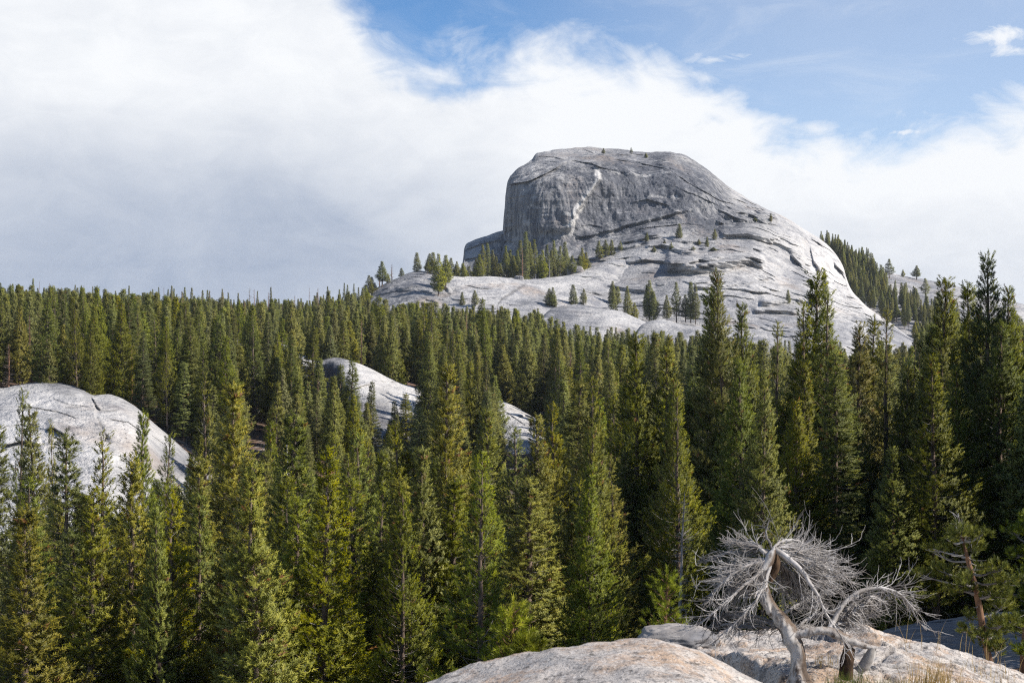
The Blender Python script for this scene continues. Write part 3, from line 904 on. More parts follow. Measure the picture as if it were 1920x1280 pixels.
mid_slab = Relief(
    'granite_slab', mat=M_SLAB,
    top=[(500, 640), (530, 634), (545, 645), (565, 668), (600, 669), (620, 668), (650, 673), (680, 684), (705, 696), (735, 711), (758, 721), (785, 727), (808, 740), (830, 760), (850, 790)],
    foot=[(500, 850), (600, 860), (700, 850), (870, 840)],
    ctrl=[(500, 640, 300), (565, 668, 296), (620, 668, 294), (680, 684, 292), (735, 711, 288), (785, 727, 286), (830, 760, 282), (600, 740, 290), (616, 700, 290), (640, 700, 278), (690, 720, 272), (720, 760, 262), (780, 765, 268), (640, 790, 258), (730, 810, 246), (830, 810, 262), (560, 780, 286), (560, 850, 260)],
    nu=260, nv=170, rnd=(5, 20), noise=(0.55, 8.0), jag=0.8, back=14, strata=0.18, terrace=(0.45, 3.0),
    feats=[('step', [(690, 712), (720, 716), (745, 714), (765, 722)], 0.6, 8, 0.3, 5), ('crack', [(712, 770), (740, 745), (755, 732)], 1.6, 0.5), ('crack', [(690, 735), (730, 725), (760, 728)], 1.4, 0.5), ('wall', [(640, 745), (680, 725), (710, 718)], 3, 1.2, 8)],
    stain_shade=[(622, 700, 0.9, 14), (625, 740, 0.9, 16), (640, 672, 0.6, 10), (722, 745, 0.5, 14), (730, 790, 0.7, 20), (680, 710, 0.1, 25), (770, 740, 0.05, 25), (700, 800, 0.4)],  # first spots paint the shade of the left-facing side
    fresh_lit=[(690, 705, 0.5, 25), (775, 745, 0.5, 25)])

low_slab = Relief(
    'granite_slab', mat=M_SLAB,
    top=[(890, 745), (930, 745), (945, 752), (970, 764), (995, 778), (1015, 790), (1032, 808), (1045, 835)],
    foot=[(880, 830), (950, 850), (1000, 870), (1050, 870)],
    ctrl=[(890, 745, 285), (945, 752, 284), (995, 778, 278), (1032, 808, 270), (940, 800, 266), (990, 820, 254), (1010, 850, 246), (920, 830, 260)],
    nu=110, nv=70, rnd=(4, 12), noise=(0.45, 6.0), jag=0.7, back=10, strata=0.12,
    feats=[('wall', [(965, 778), (985, 780), (1005, 787)], 2.5, 1.0, 5), ('step', [(940, 765), (970, 786), (1000, 806)], 0.5, 5, 0.3, 4)],
    stain_shade=[(1000, 785, 0.5, 8)], fresh_lit=[(970, 790, 0.5, 40)])

# ------------------------------------------------------------------ conifers
def unit(v):
    return v / (np.linalg.norm(v, axis=-1, keepdims=True) + 1e-12)


def shoots(buf, P, A, L, K, bl, bw, tint, r, spread=0.85):
    """needle-covered shoots: K narrow blades round each axis"""
    n = len(P)
    if n == 0:
        return
    A = unit(A)
    ref = np.where(np.abs(A[:, 2:3]) < 0.9, np.array([[0, 0, 1.0]]), np.array([[1.0, 0, 0]]))
    U = unit(np.cross(A, ref))
    W = np.cross(A, U)
    k = np.arange(K)
    ang = (k[None, :] * 2.39996 + r.uniform(0, 6.28, (n, 1)))[..., None]
    uu = ((k[None, :] + 0.5) / K + r.uniform(-0.1, 0.1, (n, K)))[..., None]
    rad = np.cos(ang) * U[:, None] + np.sin(ang) * W[:, None]
    base = P[:, None] + A[:, None] * (L[:, None, None] * uu)
    d = unit(A[:, None] * (0.55 + 0.5 * uu) + rad * spread)
    ll = bl * r.uniform(0.75, 1.25, (n, K))[..., None]
    side = unit(np.cross(d, A[:, None] + 0.3 * rad))
    w = bw * 0.5
    v = np.stack([base - side * w, base + side * w, base + d * ll * 0.6 + side * w * 0.7, base + d * ll - side * w * 0.2], 2).reshape(-1, 3)
    q = np.arange(n * K * 4).reshape(-1, 4)
    buf.add(v, q, 0, np.repeat(tint, K))


def pine(name, seed, H=20.0, R=2.0, cb=0.08, style='dense', mats=None, step=0.34, per=6, tuft=0.26, gap=0.095, K=14, bl=0.125, bw=0.036, cones=0.008, dead=12, top_open=0.0, lod=False):
    r = np.random.default_rng(seed)
    wood = Buf()
    crown = Buf()
    n = 18
    zz = np.linspace(0, 1, n)
    sway = np.cumsum(r.normal(0, 0.035, (n, 2)), axis=0)
    sway -= zz[:, None] * sway[-1]
    tr = np.stack([sway[:, 0], sway[:, 1], zz * H], -1)
    rb = 0.0095 * H * (1.25 if style == 'broad' else 1.0)
    wood.tube(tr, rb * (1 - zz) ** 0.8 + 0.012, 7)

    def axis(z):
        return np.array([np.interp(z, tr[:, 2], tr[:, 0]), np.interp(z, tr[:, 2], tr[:, 1]), z])
    z = cb * H
    P, A, T = [], [], []
    lob = r.uniform(0, 6.28, 4)
    while z < H - 0.25:
        t = (z / H - cb) / (1 - cb)
        if style == 'dense':
            f = min(1, (1 - t) * 1.65) ** 1.15 * (0.72 + 0.28 * min(1, t * 5))
        elif style == 'open':
            f = min(1, (1 - t) * 1.5) ** 1.1 * (0.70 + 0.3 * min(1, t * 5))
        elif style == 'fir':
            f = (1 - t) ** 0.85 * (0.75 + 0.25 * min(1, t * 6))
        else:
            f = min(1, (1 - t) * 1.35) ** 1.1 * (0.75 + 0.25 * min(1, t * 4))
        nb = per + r.integers(-1, 2)
        if style in ('open',) and r.random() < 0.22 + top_open * t:
            nb = max(1, nb - 3)
        if style == 'fir' or style == 'broad':
            nb += 1
        a0 = r.uniform(0, 6.28)
        wl = r.uniform(0.82, 1.08)
        for i in range(nb):
            az = a0 + i * 6.283 / nb + r.normal(0, 0.35)
            lump = 1 + 0.12 * math.sin(az + lob[0] + z * 0.35) + 0.10 * math.sin(2 * az + lob[1] - z * 0.8)
            Lb = max(0.22, R * f * wl * lump * r.uniform(0.74, 1.10))
            if style == 'open' and r.random() < 0.08:
                Lb *= 1.3
            el = {'dense': 0.12, 'open': 0.25, 'fir': -0.08, 'broad': 0.12}[style] + 0.75 * max(0, t - 0.45) + r.normal(0, 0.13)
            lift = {'dense': 0.30, 'open': 0.42, 'fir': 0.12, 'broad': 0.32}[style]
            p0 = axis(z + r.normal(0, 0.09))
            h = np.array([math.cos(az), math.sin(az), 0.0])
            m = 5 if not lod else 3
            u = np.linspace(0, 1, m)
            bend = r.normal(0, 0.12)
            hs = np.array([-h[1], h[0], 0])
            path = p0 + np.outer(u * math.cos(el) * Lb, h) + np.outer(u ** 2 * bend * Lb, hs)
            path[:, 2] += u * math.sin(el) * Lb + lift * Lb * u ** 2.2 - 0.06 * Lb * np.sin(u * 3.14)
            if not lod or r.random() < 0.5:
                wood.tube(path, np.linspace(0.010 + 0.012 * Lb, 0.006, m), 3, 1 if r.random() < 0.3 else 0, cap=False)
            # shoots along the branch and on side twigs
            inner = 0.18 if style != 'open' else 0.34
            inner = inner * min(1, Lb)
            ns = max(2, int((1 - inner) * Lb / gap * (1.9 if Lb > 0.7 else 1.4)))
            us = inner + (1 - inner) * r.random(ns) ** 0.8
            us[0] = 1.0
            pp = np.stack([np.interp(us, u, path[:, k]) for k in range(3)], -1)
            off = r.uniform(-1, 1, ns) * (0.38 * Lb * (1.12 - us) + 0.06)
            fw = np.abs(off) * 0.55
            pp = pp + hs * off[:, None] + h * fw[:, None] * (us < 0.9)[:, None]
            pp[:, 2] += r.normal(0.03, 0.07 if style == 'fir' else 0.16, ns) + 0.15 * np.abs(off)
            ax = h * 0.75 + hs * (np.sign(off) * 0.45)[:, None] + r.normal(0, 0.28, (ns, 3))
            ax[:, 2] += lift * 1.2 + 0.35 * t + (0.1 if style == 'fir' else 0.55)
            P.append(pp)
            A.append(ax)
            bt = r.beta(2.0, 2.4) * 0.45
            tt = np.clip(bt + r.beta(1.1, 1.7, ns) * 0.75, 0, 1)
            tt[r.random(ns) < cones * (0.4 + 1.2 * t)] = 2.0
            T.append(tt)
        z += step * r.uniform(0.75, 1.25) * (0.75 if t > 0.75 else 1)
    # leader
    nl = 8
    P.append(np.stack([np.zeros(nl), np.zeros(nl), H - 0.7 + np.linspace(0, 0.8, nl)], -1) + r.normal(0, 0.03, (nl, 3)))
    A.append(np.array([0, 0, 1.0]) + r.normal(0, 0.35, (nl, 3)))
    T.append(r.uniform(0.3, 0.9, nl))
    P = np.concatenate(P)
    A = np.concatenate(A)
    T = np.concatenate(T)
    shoots(crown, P, A, tuft * r.uniform(0.75, 1.3, len(P)), K, bl, bw, T, r)
    # dead twigs low on the stem
    for i in range(dead):
        z = r.uniform(0.02, max(0.25, cb + 0.18)) * H
        az = r.uniform(0, 6.28)
        Lb = r.uniform(0.4, 0.9) * R * 0.75
        h = np.array([math.cos(az), math.sin(az), 0])
        u = np.linspace(0, 1, 4)
        path = axis(z) + np.outer(u * Lb, h)
        path[:, 2] += -0.15 * Lb * u + 0.1 * Lb * np.sin(u * 5 + az)
        wood.tube(path, np.linspace(0.022, 0.006, 4), 3, 1, cap=False)
        for s in range(3):
            a = 0.35 + 0.2 * s
            q0 = np.array([np.interp(a, u, path[:, k]) for k in range(3)])
            d = h * 0.6 + np.array([-h[1], h[0], 0]) * r.choice([-1, 1]) * 0.8 + np.array([0, 0, r.uniform(-.5, .4)])
            wood.tube(np.stack([q0, q0 + d * 0.3 * Lb]), [0.010, 0.004], 3, 1, cap=False)
    return wood.mesh(name + '_trunk', [M_BARK, M_GREYWOOD], smooth=True), crown.mesh(name + '_crown', [mats], bent=True)


def snag(name, seed, H=18.0, mats=(None, None), nbr=90, R=1.5, keep=0.0):
    r = np.random.default_rng(seed)
    wood = Buf()
    tw = Buf()
    n = 14
    zz = np.linspace(0, 1, n)
    sway = np.cumsum(r.normal(0, 0.05, (n, 2)), axis=0)
    sway -= zz[:, None] * sway[-1]
    tr = np.stack([sway[:, 0], sway[:, 1], zz * H], -1)
    wood.tube(tr, 0.0095 * H * (1 - zz) ** 0.8 + 0.02, 7)
    for i in range(nbr):
        t = r.uniform(0.18, 0.99)
        az = r.uniform(0, 6.28)
        h = np.array([math.cos(az), math.sin(az), 0])
        Lb = R * (1 - t) ** 0.6 * r.uniform(0.35, 1.0) + 0.15
        p0 = np.array([np.interp(t * H, tr[:, 2], tr[:, 0]), np.interp(t * H, tr[:, 2], tr[:, 1]), t * H])
        u = np.linspace(0, 1, 4)
        path = p0 + np.outer(u * Lb, h)
        path[:, 2] += r.normal(-0.05, 0.2) * Lb * u + 0.2 * Lb * u ** 2
        tw.tube(path, np.linspace(0.03, 0.010, 4), 3, cap=False)
        for s in range(3):
            a = r.uniform(0.3, 0.95)
            q0 = np.array([np.interp(a, u, path[:, k]) for k in range(3)])
            d = h * 0.6 + r.normal(0, 0.5, 3)
            tw.tube(np.stack([q0, q0 + d * 0.35 * Lb]), [0.016, 0.006], 3, cap=False)
    return wood.mesh(name + '_trunk', [mats[0]], smooth=True), tw.mesh(name + '_branches', [mats[1]], smooth=True)


VAR = {
    'denseN': [pine('dense', 1, R=2.0, mats=M_NEEDLE), pine('dense', 2, R=2.0, mats=M_NEEDLE, cb=0.05), pine('dense', 51, R=2.0, mats=M_NEEDLE, cb=0.14, step=0.42, dead=24)],
    'denseY': [pine('densey', 3, R=2.0, mats=M_NEEDLE_Y, cones=0.018), pine('densey', 4, R=2.0, mats=M_NEEDLE_Y, cones=0.02, cb=0.05), pine('densey', 53, R=2.0, mats=M_NEEDLE_Y, cb=0.12, step=0.40, dead=24)],
    'roundN': [pine('round', 41, R=2.3, style='broad', mats=M_NEEDLE, cb=0.12, step=0.38), pine('round', 42, R=2.2, style='open', mats=M_NEEDLE, cb=0.2, step=0.42, top_open=0.15, dead=26)],
    'openN': [pine('open', 5, R=2.0, style='open', mats=M_NEEDLE, step=0.5, top_open=0.3), pine('open', 6, R=2.0, style='open', mats=M_NEEDLE, step=0.46, cones=0.018)],
    'openY': [pine('openy', 7, R=2.0, style='open', mats=M_NEEDLE_Y, step=0.5, top_open=0.3), pine('openy', 8, R=2.0, style='open', mats=M_NEEDLE_Y, step=0.46, cones=0.02)],
    'firN': [pine('fir', 9, R=2.2, style='fir', mats=M_NEEDLE, step=0.40, cones=0.0)],
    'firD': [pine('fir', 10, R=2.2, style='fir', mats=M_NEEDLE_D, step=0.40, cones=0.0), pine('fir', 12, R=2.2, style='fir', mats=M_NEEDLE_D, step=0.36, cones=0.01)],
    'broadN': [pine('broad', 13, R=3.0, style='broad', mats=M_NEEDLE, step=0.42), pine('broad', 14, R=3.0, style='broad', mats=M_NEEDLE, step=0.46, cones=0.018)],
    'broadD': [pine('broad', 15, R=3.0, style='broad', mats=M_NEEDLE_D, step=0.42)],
}
VR = {'roundN': 2.25, 'denseN': 2.0, 'denseY': 2.0, 'openN': 2.0, 'openY': 2.0, 'firN': 2.2, 'firD': 2.2, 'broadN': 3.0, 'broadD': 3.0}
_lod = dict(tuft=0.42, gap=0.19, K=6, bl=0.28, bw=0.10, dead=6, step=0.45, lod=True, cones=0.004)
LOD = [
    pine('far', 21, R=2.1, style='fir', mats=M_NEEDLE_F, cb=0.10, **_lod),
    pine('far', 22, R=1.9, style='dense', mats=M_NEEDLE_G, cb=0.14, **_lod),
    pine('far', 23, R=2.0, style='dense', mats=M_NEEDLE_F, cb=0.18, **_lod),
    pine('far', 24, R=2.3, style='fir', mats=M_NEEDLE_G, cb=0.08, **_lod),
    pine('far', 25, R=2.0, style='open', mats=M_NEEDLE_F, cb=0.22, **_lod),
    pine('far', 26, R=2.0, style='dense', mats=M_NEEDLE_Y, cb=0.12, **_lod),
    pine('far', 27, R=2.3, style='broad', mats=M_NEEDLE_F, cb=0.25, **_lod),
    pine('far', 28, R=1.8, style='open', mats=M_NEEDLE_G, cb=0.3, top_open=0.3, **_lod),
    pine('far', 29, R=2.4, style='broad', mats=M_NEEDLE_G, cb=0.10, **_lod),
]
SNAG = {
    'grey': snag('snag', 31, mats=(M_GREYWOOD, M_GREYWOOD)),
    'white': snag('snag', 32, mats=(M_BLEACHED, M_BLEACHED), nbr=60),
    'rust': snag('snag', 33, mats=(M_SNAG_RED, M_SNAG_GREY), nbr=130),
    'bare': snag('snag', 34, mats=(M_BARK, M_BARK), nbr=14, R=0.9),
}
lodobj = {}
n_pine = 0


def base_at(px, Y):
    x = (px - CX) / F * Y
    return x, float(terrain_z(x, Y))


def tree_from(meshes, base, H, R, R0, label, group=None, name='pine_tree', cat='pine tree', parts=('trunk', 'crown'), rot=None):
    global n_pine
    o = bpy.data.objects.new(name, None)
    o.empty_display_size = 0.5
    C.objects.link(o)
    o.location = base
    o.rotation_euler = (random.gauss(0, 0.014), random.gauss(0, 0.014), random.uniform(0, 6.28) if rot is None else rot)
    k = H / 20.0
    o.scale = (R / R0, R / R0, k)
    a = link(parts[0], meshes[0], o)
    b = link(parts[1], meshes[1], o)
    tag(o, label, cat, group)
    if name == 'pine_tree':
        n_pine += 1
    return o, a, b


random.seed(5)
HEROES = [
    # px, top py, distance, crown radius, kind, label
    (28, 738, 78, 1.6, 'openN', 'slim dark pine before the left granite slab, closest to the frame edge'),
    (72, 768, 76, 1.9, 'firN', 'pointed dark green pine standing second in front of the left granite slab'),
    (132, 812, 66, 2.3, 'firD', 'broad dark green pine rising in the middle of the left granite slab'),
    (116, 795, 82, 0.9, 'openY', 'thin sparse yellowish pine tip poking up behind the broad dark pine on the slab'),
    (192, 818, 66, 2.1, 'openY', 'airy yellow-green pine with gaps in its top before the pale slab'),
    (250, 864, 58, 2.1, 'denseY', 'bright green pine with pale stem below the right end of the left slab'),
    (268, 778, 92, 1.8, 'denseN', 'narrow dark pine crossing the sloping right shoulder of the left slab'),
    (306, 820, 98, 2.0, 'openN', 'grey-green ragged pine just right of the left slab shoulder pine'),
    (388, 706, 78, 2.1, 'openY', 'tall open yellow-green pine with a visible stem right of the left slab'),
    (433, 726, 70, 2.5, 'denseY', 'big bushy yellow-green pine dotted with orange cones left of the brown clearing'),
    (483, 850, 92, 1.7, 'denseN', 'short dark pine tucked beneath the brown earth clearing'),
    (513, 800, 104, 1.8, 'denseN', 'mid-height pine beside the silver snag near the brown clearing'),
    (570, 784, 66, 2.6, 'denseN', 'large deep green pine just right of the short silver snag'),
    (508, 893, 62, 1.7, 'openY', 'small yellow pine in front of the silver snag stem'),
    (626, 815, 90, 2.0, 'openN', 'olive pine right of the large deep green pine, below the middle slab'),
    (674, 818, 72, 2.1, 'openN', 'open pine with a pale visible stem below the middle slab'),
    (706, 850, 84, 1.8, 'denseN', 'rounded green pine under the middle slab'),
    (757, 797, 74, 2.0, 'openY', 'yellow tipped pine with rusty cones left of the tallest central pine'),
    (838, 690, 74, 2.5, 'denseY', 'tallest yellow-green pine in the centre, its tip right of the middle slab'),
    (812, 860, 62, 2.0, 'denseN', 'green pine filling the space below the tallest central pine'),
    (925, 772, 84, 2.0, 'denseN', 'dark pine on the left side of the small lower slab'),
    (959, 806, 78, 2.0, 'openN', 'pine with a dark stem in front of the small lower slab'),
    (1003, 784, 74, 1.9, 'denseY', 'pointed light green pine covering the right end of the small lower slab'),
    (1041, 759, 92, 1.9, 'openY', 'thin yellowish pine right of the small lower slab'),
    (1074, 710, 100, 2.6, 'firN', 'drooping soft green conifer right of the small lower slab'),
    (1104, 713, 94, 2.0, 'openN', 'grey-green pine with bare stem beside the drooping conifer'),
    (1128, 752, 104, 1.8, 'denseN', 'slim green pine behind the red-coned pine in the centre'),
    (1153, 742, 88, 1.7, 'openY', 'pine with many rusty red cones near its top'),
    (1200, 630, 84, 2.2, 'denseN', 'tall steeple-shaped pine right of centre below the small pale ledges'),
    (1254, 654, 84, 2.0, 'denseN', 'second steeple-shaped pine, shorter than the one on its left'),
    (1301, 690, 92, 2.2, 'firD', 'dark narrow pine squeezed left of the three tall pines before the dome'),
    (1330, 546, 84, 2.4, 'denseN', 'dark dense pine whose rounded tip stands left of the open crowned pine'),
    (1366, 513, 80, 2.8, 'broadN', 'broad layered pine with open pointed top before the dome foot'),
    (1407, 576, 88, 2.6, 'broadN', 'full green pine right of the broad layered pine'),
    (1457, 608, 92, 2.0, 'openN', 'lower pine filling the notch before the dome between taller pines'),
    (1496, 572, 80, 2.1, 'openN', 'dark coned pine leaning on the left of the twin tall pines'),
    (1517, 519, 82, 2.6, 'denseN', 'tall dark tipped pine crossing the bright foot of the dome'),
    (1567, 552, 78, 2.2, 'openN', 'open airy pine with bare stem against the bright dome slab'),
    (1600, 612, 90, 2.3, 'denseY', 'leafy green pine right of the airy pine on the dome slab'),
    (1636, 596, 92, 1.9, 'firN', 'thin spired dark conifer on the right foot of the dome'),
    (1661, 586, 86, 2.0, 'openN', 'sparse topped pine left of the bare black trunk'),
    (1743, 528, 80, 2.3, 'denseN', 'tall narrow pine right of the bare black trunk'),
    (1784, 560, 86, 2.6, 'broadN', 'rounded dark pine between the two tallest pines at the right'),
    (1810, 536, 84, 2.2, 'denseN', 'tight dark pine left of the crooked topped pine'),
    (1857, 482, 78, 2.9, 'broadD', 'highest pine at the right with a crooked bare-stemmed top'),
    (1911, 545, 84, 2.6, 'broadN', 'dark pine cut by the right frame edge'),
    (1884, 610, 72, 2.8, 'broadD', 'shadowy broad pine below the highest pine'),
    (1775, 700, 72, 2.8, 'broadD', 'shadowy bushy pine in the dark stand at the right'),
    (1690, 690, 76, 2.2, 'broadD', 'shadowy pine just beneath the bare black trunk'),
    (1675, 842, 56, 1.15, 'denseN', 'small neat cone-shaped pine lit against the dark stand'),
    (1274, 842, 70, 0.9, 'openN', 'thin wispy pine behind the pale leaning snag'),
    (1134, 860, 64, 1.4, 'openY', 'short red speckled pine left of the dark gap in the centre'),
    (1150, 902, 58, 1.5, 'openY', 'low yellow-green pine with rusty cones above the boulder'),
    (1047, 955, 56, 1.1, 'denseN', 'small pointed pine, leftmost of the little pair above the ledge'),
    (1079, 975, 55, 1.1, 'denseN', 'small pointed pine, right one of the little pair above the ledge'),
    (905, 880, 58, 1.9, 'openN', 'pine with open branches above the bright foreground ledge'),
    (985, 905, 54, 2.1, 'denseY', 'sunlit bushy pine directly above the bright foreground ledge'),
    (860, 905, 54, 2.0, 'denseN', 'dark based pine left of the bright foreground ledge'),
    (760, 900, 56, 2.0, 'denseY', 'green pine beneath the yellow tipped pine in the lower middle'),
    (655, 905, 56, 2.1, 'openN', 'low pine with orange cones below the pale stemmed pine'),
    (365, 860, 60, 2.0, 'denseY', 'yellow-green pine crowding the foot of the tall open pine'),
    (310, 930, 54, 2.1, 'openY', 'loose yellow pine in the lower left foreground'),
    (170, 930, 54, 2.1, 'denseN', 'bushy green pine low in front of the left slab'),
    (60, 900, 56, 2.2, 'openN', 'shaded grey-green pine in the lower left corner'),
    (430, 930, 53, 2.1, 'denseY', 'brightest lower pine under the big bushy coned pine'),
    (560, 940, 52, 2.0, 'denseN', 'low dark pine below the large deep green pine'),
    (0, 800, 70, 2.0, 'firD', 'dark pine cut by the left frame edge'),
    (663, 674, 236, 2.6, 'firN', 'tall dark conifer standing in front of the middle slab top'),
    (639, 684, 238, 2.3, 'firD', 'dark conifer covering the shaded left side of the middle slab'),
    (696, 716, 232, 1.9, 'firD', 'little conifer in the middle of the middle slab'),
    (762, 738, 234, 2.3, 'firN', 'small pointed conifer low on the right half of the middle slab'),
    (740, 752, 236, 1.8, 'firD', 'smallest conifer on the middle slab, left of the pointed one'),
    (804, 730, 240, 2.4, 'openN', 'thin conifer at the right end of the middle slab'),
    (999, 664, 288, 3.1, 'firN', 'pale olive cone-shaped conifer standing alone above the lower slab'),
    (1036, 690, 290, 2.9, 'denseN', 'green conifer right of the pale olive cone-shaped one'),
    (1050, 705, 284, 2.6, 'denseN', 'rounded green conifer behind the drooping soft conifer'),
    (245, 585, 262, 3.2, 'firD', 'broad dark fir behind the dip in the left slab skyline'),
    (205, 600, 262, 2.9, 'firN', 'wide fir behind the left slab, left of the broad dark fir'),
    (345, 568, 250, 3.0, 'firN', 'tall pale fir behind the left slab shoulder'),
    (300, 612, 245, 2.8, 'firD', 'dark fir directly over the right shoulder of the left slab'),
    (405, 600, 246, 2.4, 'firD', 'black-green narrow fir, left one of a dark pair behind the clearing'),
    (433, 590, 248, 2.4, 'firD', 'black-green narrow fir, right one of a dark pair behind the clearing'),
    (478, 600, 250, 2.5, 'openN', 'high-crowned pine with bare trunk above the brown clearing'),
    (520, 625, 246, 2.5, 'openN', 'bare-trunked pine at the right side of the brown clearing'),
    (590, 612, 262, 2.8, 'firN', 'tall fir left of the middle slab top'),
    (565, 650, 262, 2.5, 'firN', 'fir at the left edge of the middle slab'),
    (712, 556, 325, 3.6, 'firN', 'broad tall fir below the left end of the granite hump'),
    (755, 570, 330, 3.0, 'firD', 'dark column-shaped fir below the granite hump'),
    (815, 566, 335, 3.2, 'firN', 'round-topped fir under the middle of the granite hump'),
    (905, 560, 345, 3.2, 'firN', 'tall fir reaching up to the seam in the granite hump'),
]
for i, (px, py, Y, R, kind, label) in enumerate(HEROES):
    x, z = base_at(px, Y)
    H = (CY - py) / F * Y - z
    ms = VAR[kind][i % len(VAR[kind])]
    tree_from(ms, (x, Y, z - 0.15), H + 0.15, R * 1.22, VR[kind], label)

# dead standing trees
SN = [
    (540, 770, 96, 1.3, 'white', None, 'silver dead snag with drooping white twigs below the middle slab'),
    (1705, 586, 84, 0.9, 'bare', None, 'bare black standing trunk among the pines at the right'),
    (1277, 880, 46, 0.7, 'grey', None, 'thin pale leaning snag left of the fallen-looking dead tree'),
    (384, 600, 252, 1.8, 'white', None, 'white dead snag standing behind the tall open pine'),
    (443, 612, 256, 2.2, 'grey', None, 'grey brushy dead tree between dark firs behind the clearing'),
    (470, 530, 700, 2.6, 'grey', None, 'dark spiky dead tree rising highest on the left ridge skyline'),
    (503, 540, 690, 2.8, 'rust', None, 'grey-brown dead tree right of the highest skyline snag'),
    (341, 553, 760, 2.4, 'grey', None, 'thin dead treetop on the ridge skyline above the slab shoulder'),
    (63, 566, 560, 2.6, 'rust', None, 'rust coloured dead tree on the left ridge'),
    (115, 556, 600, 2.6, 'rust', None, 'orange-brown dead tree below the skyline at upper left'),
    (1125, 640, 330, 1.6, 'bare', None, 'dark bare pole trunk in the stand below the dome'),
]
for i, (px, py, Y, R, kind, z, label) in enumerate(SN):
    x, zb = base_at(px, Y)
    H = (CY - py) / F * Y - zb
    tree_from(SNAG[kind], (x, Y, zb - 0.15), H + 0.15, R, 1.5, label, name='dead_tree', cat='dead tree', parts=('trunk', 'crown'))

# trees on the rock itself: photo spot of the foot, height in photo pixels
ROCKTREES = [
    (dome, 1274, 446, 26, 1.0, 'bushy pine alone on the ledges at the middle of the dome'),
    (dome, 1340, 450, 20, 0.8, 'small round pine right of the bushy pine on the dome ledges'),
    (dome, 1213, 453, 18, 0.6, 'thin little pine left of the bushy pine on the dome ledges'),
    (dome, 1325, 462, 18, 0.6, 'crooked little pine on a dome ledge under the small round pine'),
    (dome, 1258, 470, 16, 0.9, 'shrubby pine just below the bushy pine on the dome'),
    (dome, 1445, 416, 16, 0.4, 'thin lone pine on the sunny right shoulder of the dome'),
    (dome, 1132, 290, 12, 0.6, 'tiny dark pine on the flat top of the dome, left one'),
    (dome, 1183, 291, 14, 0.5, 'tiny brownish pine on the flat top of the dome, right one'),
    (dome, 1211, 296, 9, 0.5, 'tiny shrub-like pine at the dome top right of the brownish pine'),
    (dome, 1478, 568, 24, 0.7, 'small pine on the low bright ledge between the two tall foreground pines'),
    (dome, 1123, 486, 34, 0.8, 'leftmost of four slim pines on the slab edge right of the saddle grove'),
    (dome, 1135, 482, 32, 0.8, 'second of four slim pines on the slab edge right of the saddle grove'),
    (dome, 1147, 478, 28, 0.7, 'third of four slim pines on the slab edge right of the saddle grove'),
    (dome, 1163, 472, 20, 0.6, 'last of four slim pines on the slab edge right of the saddle grove'),
    (hump, 822, 555, 78, 1.2, 'tall rough pine growing from the crack in the left part of the granite hump'),
    (hump, 836, 545, 66, 1.0, 'rough pine beside the tallest pine in the hump crack'),
    (hump, 801, 515, 24, 1.2, 'low spreading pine on top of the granite hump, left of the crack'),
    (hump, 1030, 573, 32, 1.0, 'rounded pine at the lower middle of the bright hump slope'),
    (hump, 1075, 570, 36, 0.8, 'loose pine on the lower hump slope above the small ledge'),
    (hump, 1095, 572, 30, 0.7, 'small pointed pine on the lower hump slope right of the loose pine'),
    (hump, 890, 575, 30, 0.8, 'little pine beside the dark seam of the hump'),
    (hump, 866, 572, 24, 0.7, 'little rusty pine left of the dark hump seam'),
    (hill, 1668, 522, 36, 1.1, 'lone pine on the granite hill skyline beside the forest edge'),
    (hill, 1692, 519, 14, 0.8, 'tiny bushy pine on the granite hill skyline'),
    (hill, 1718, 524, 26, 1.1, 'flat-topped pine on the granite hill skyline'),
    (hill, 1735, 562, 40, 1.2, 'dark pine on the granite hill behind the tall narrow pine'),
    (hill, 1762, 572, 26, 1.0, 'round dark pine on the granite hill slope'),
]
for k, (rel, px, py, hp, asp, label) in enumerate(ROCKTREES):
    p = rel.at(px, py)
    H = hp / F * p[1]
    R = max(1.1, min(3.4, H * 0.15 * (1 + asp)))
    tree_from(LOD[k % 9], (p[0], p[1] + 0.3, p[2] - 0.6), H + 0.6, R, 2.0, label)

# the grove in the saddle under the cliff
sad = [(855, 498, 'left'), (868, 494, ''), (880, 500, ''), (893, 486, ''), (905, 460, ''), (916, 457, ''), (926, 470, ''), (938, 495, ''), (950, 462, ''), (962, 480, ''), (975, 452, ''), (984, 436, ''), (992, 455, ''), (1002, 450, ''),
       (1012, 478, ''), (1027, 460, ''), (1040, 452, ''), (1050, 462, ''), (1062, 468, ''), (1072, 480, ''), (1092, 466, ''), (1098, 474, ''), (1058, 455, ''), (970, 470, ''), (1017, 470, ''), (930, 482, ''), (900, 478, ''), (1034, 470, ''), (957, 470, ''), (1086, 480, '')]
sad.sort()
words_n = ['first', 'second', 'third', 'fourth', 'fifth', 'sixth', 'seventh', 'eighth', 'ninth', 'tenth']
for k, (px, py, _) in enumerate(sad):
    Y = 742 + (k * 7) % 26
    base = 535 if px < 1060 else 520
    x = (px - CX) / F * Y
    z = (CY - base) / F * Y
    H = (CY - py) / F * Y - z
    seg = 'left' if k < 10 else ('middle' if k < 20 else 'right')
    kind = 'tall' if py < 462 else 'short'
    o, a, b = tree_from(LOD[(k * 5) % 9], (x, Y, z), H, 2.6 + 1.0 * random.random(), 2.0,
                        f'{kind} dark saddle-grove pine under the cliff, {words_n[k % 10]} in the {seg} third of the grove', 'pines in the saddle grove under the cliff')
    lodobj.setdefault((k * 5) % 9, (a, b))
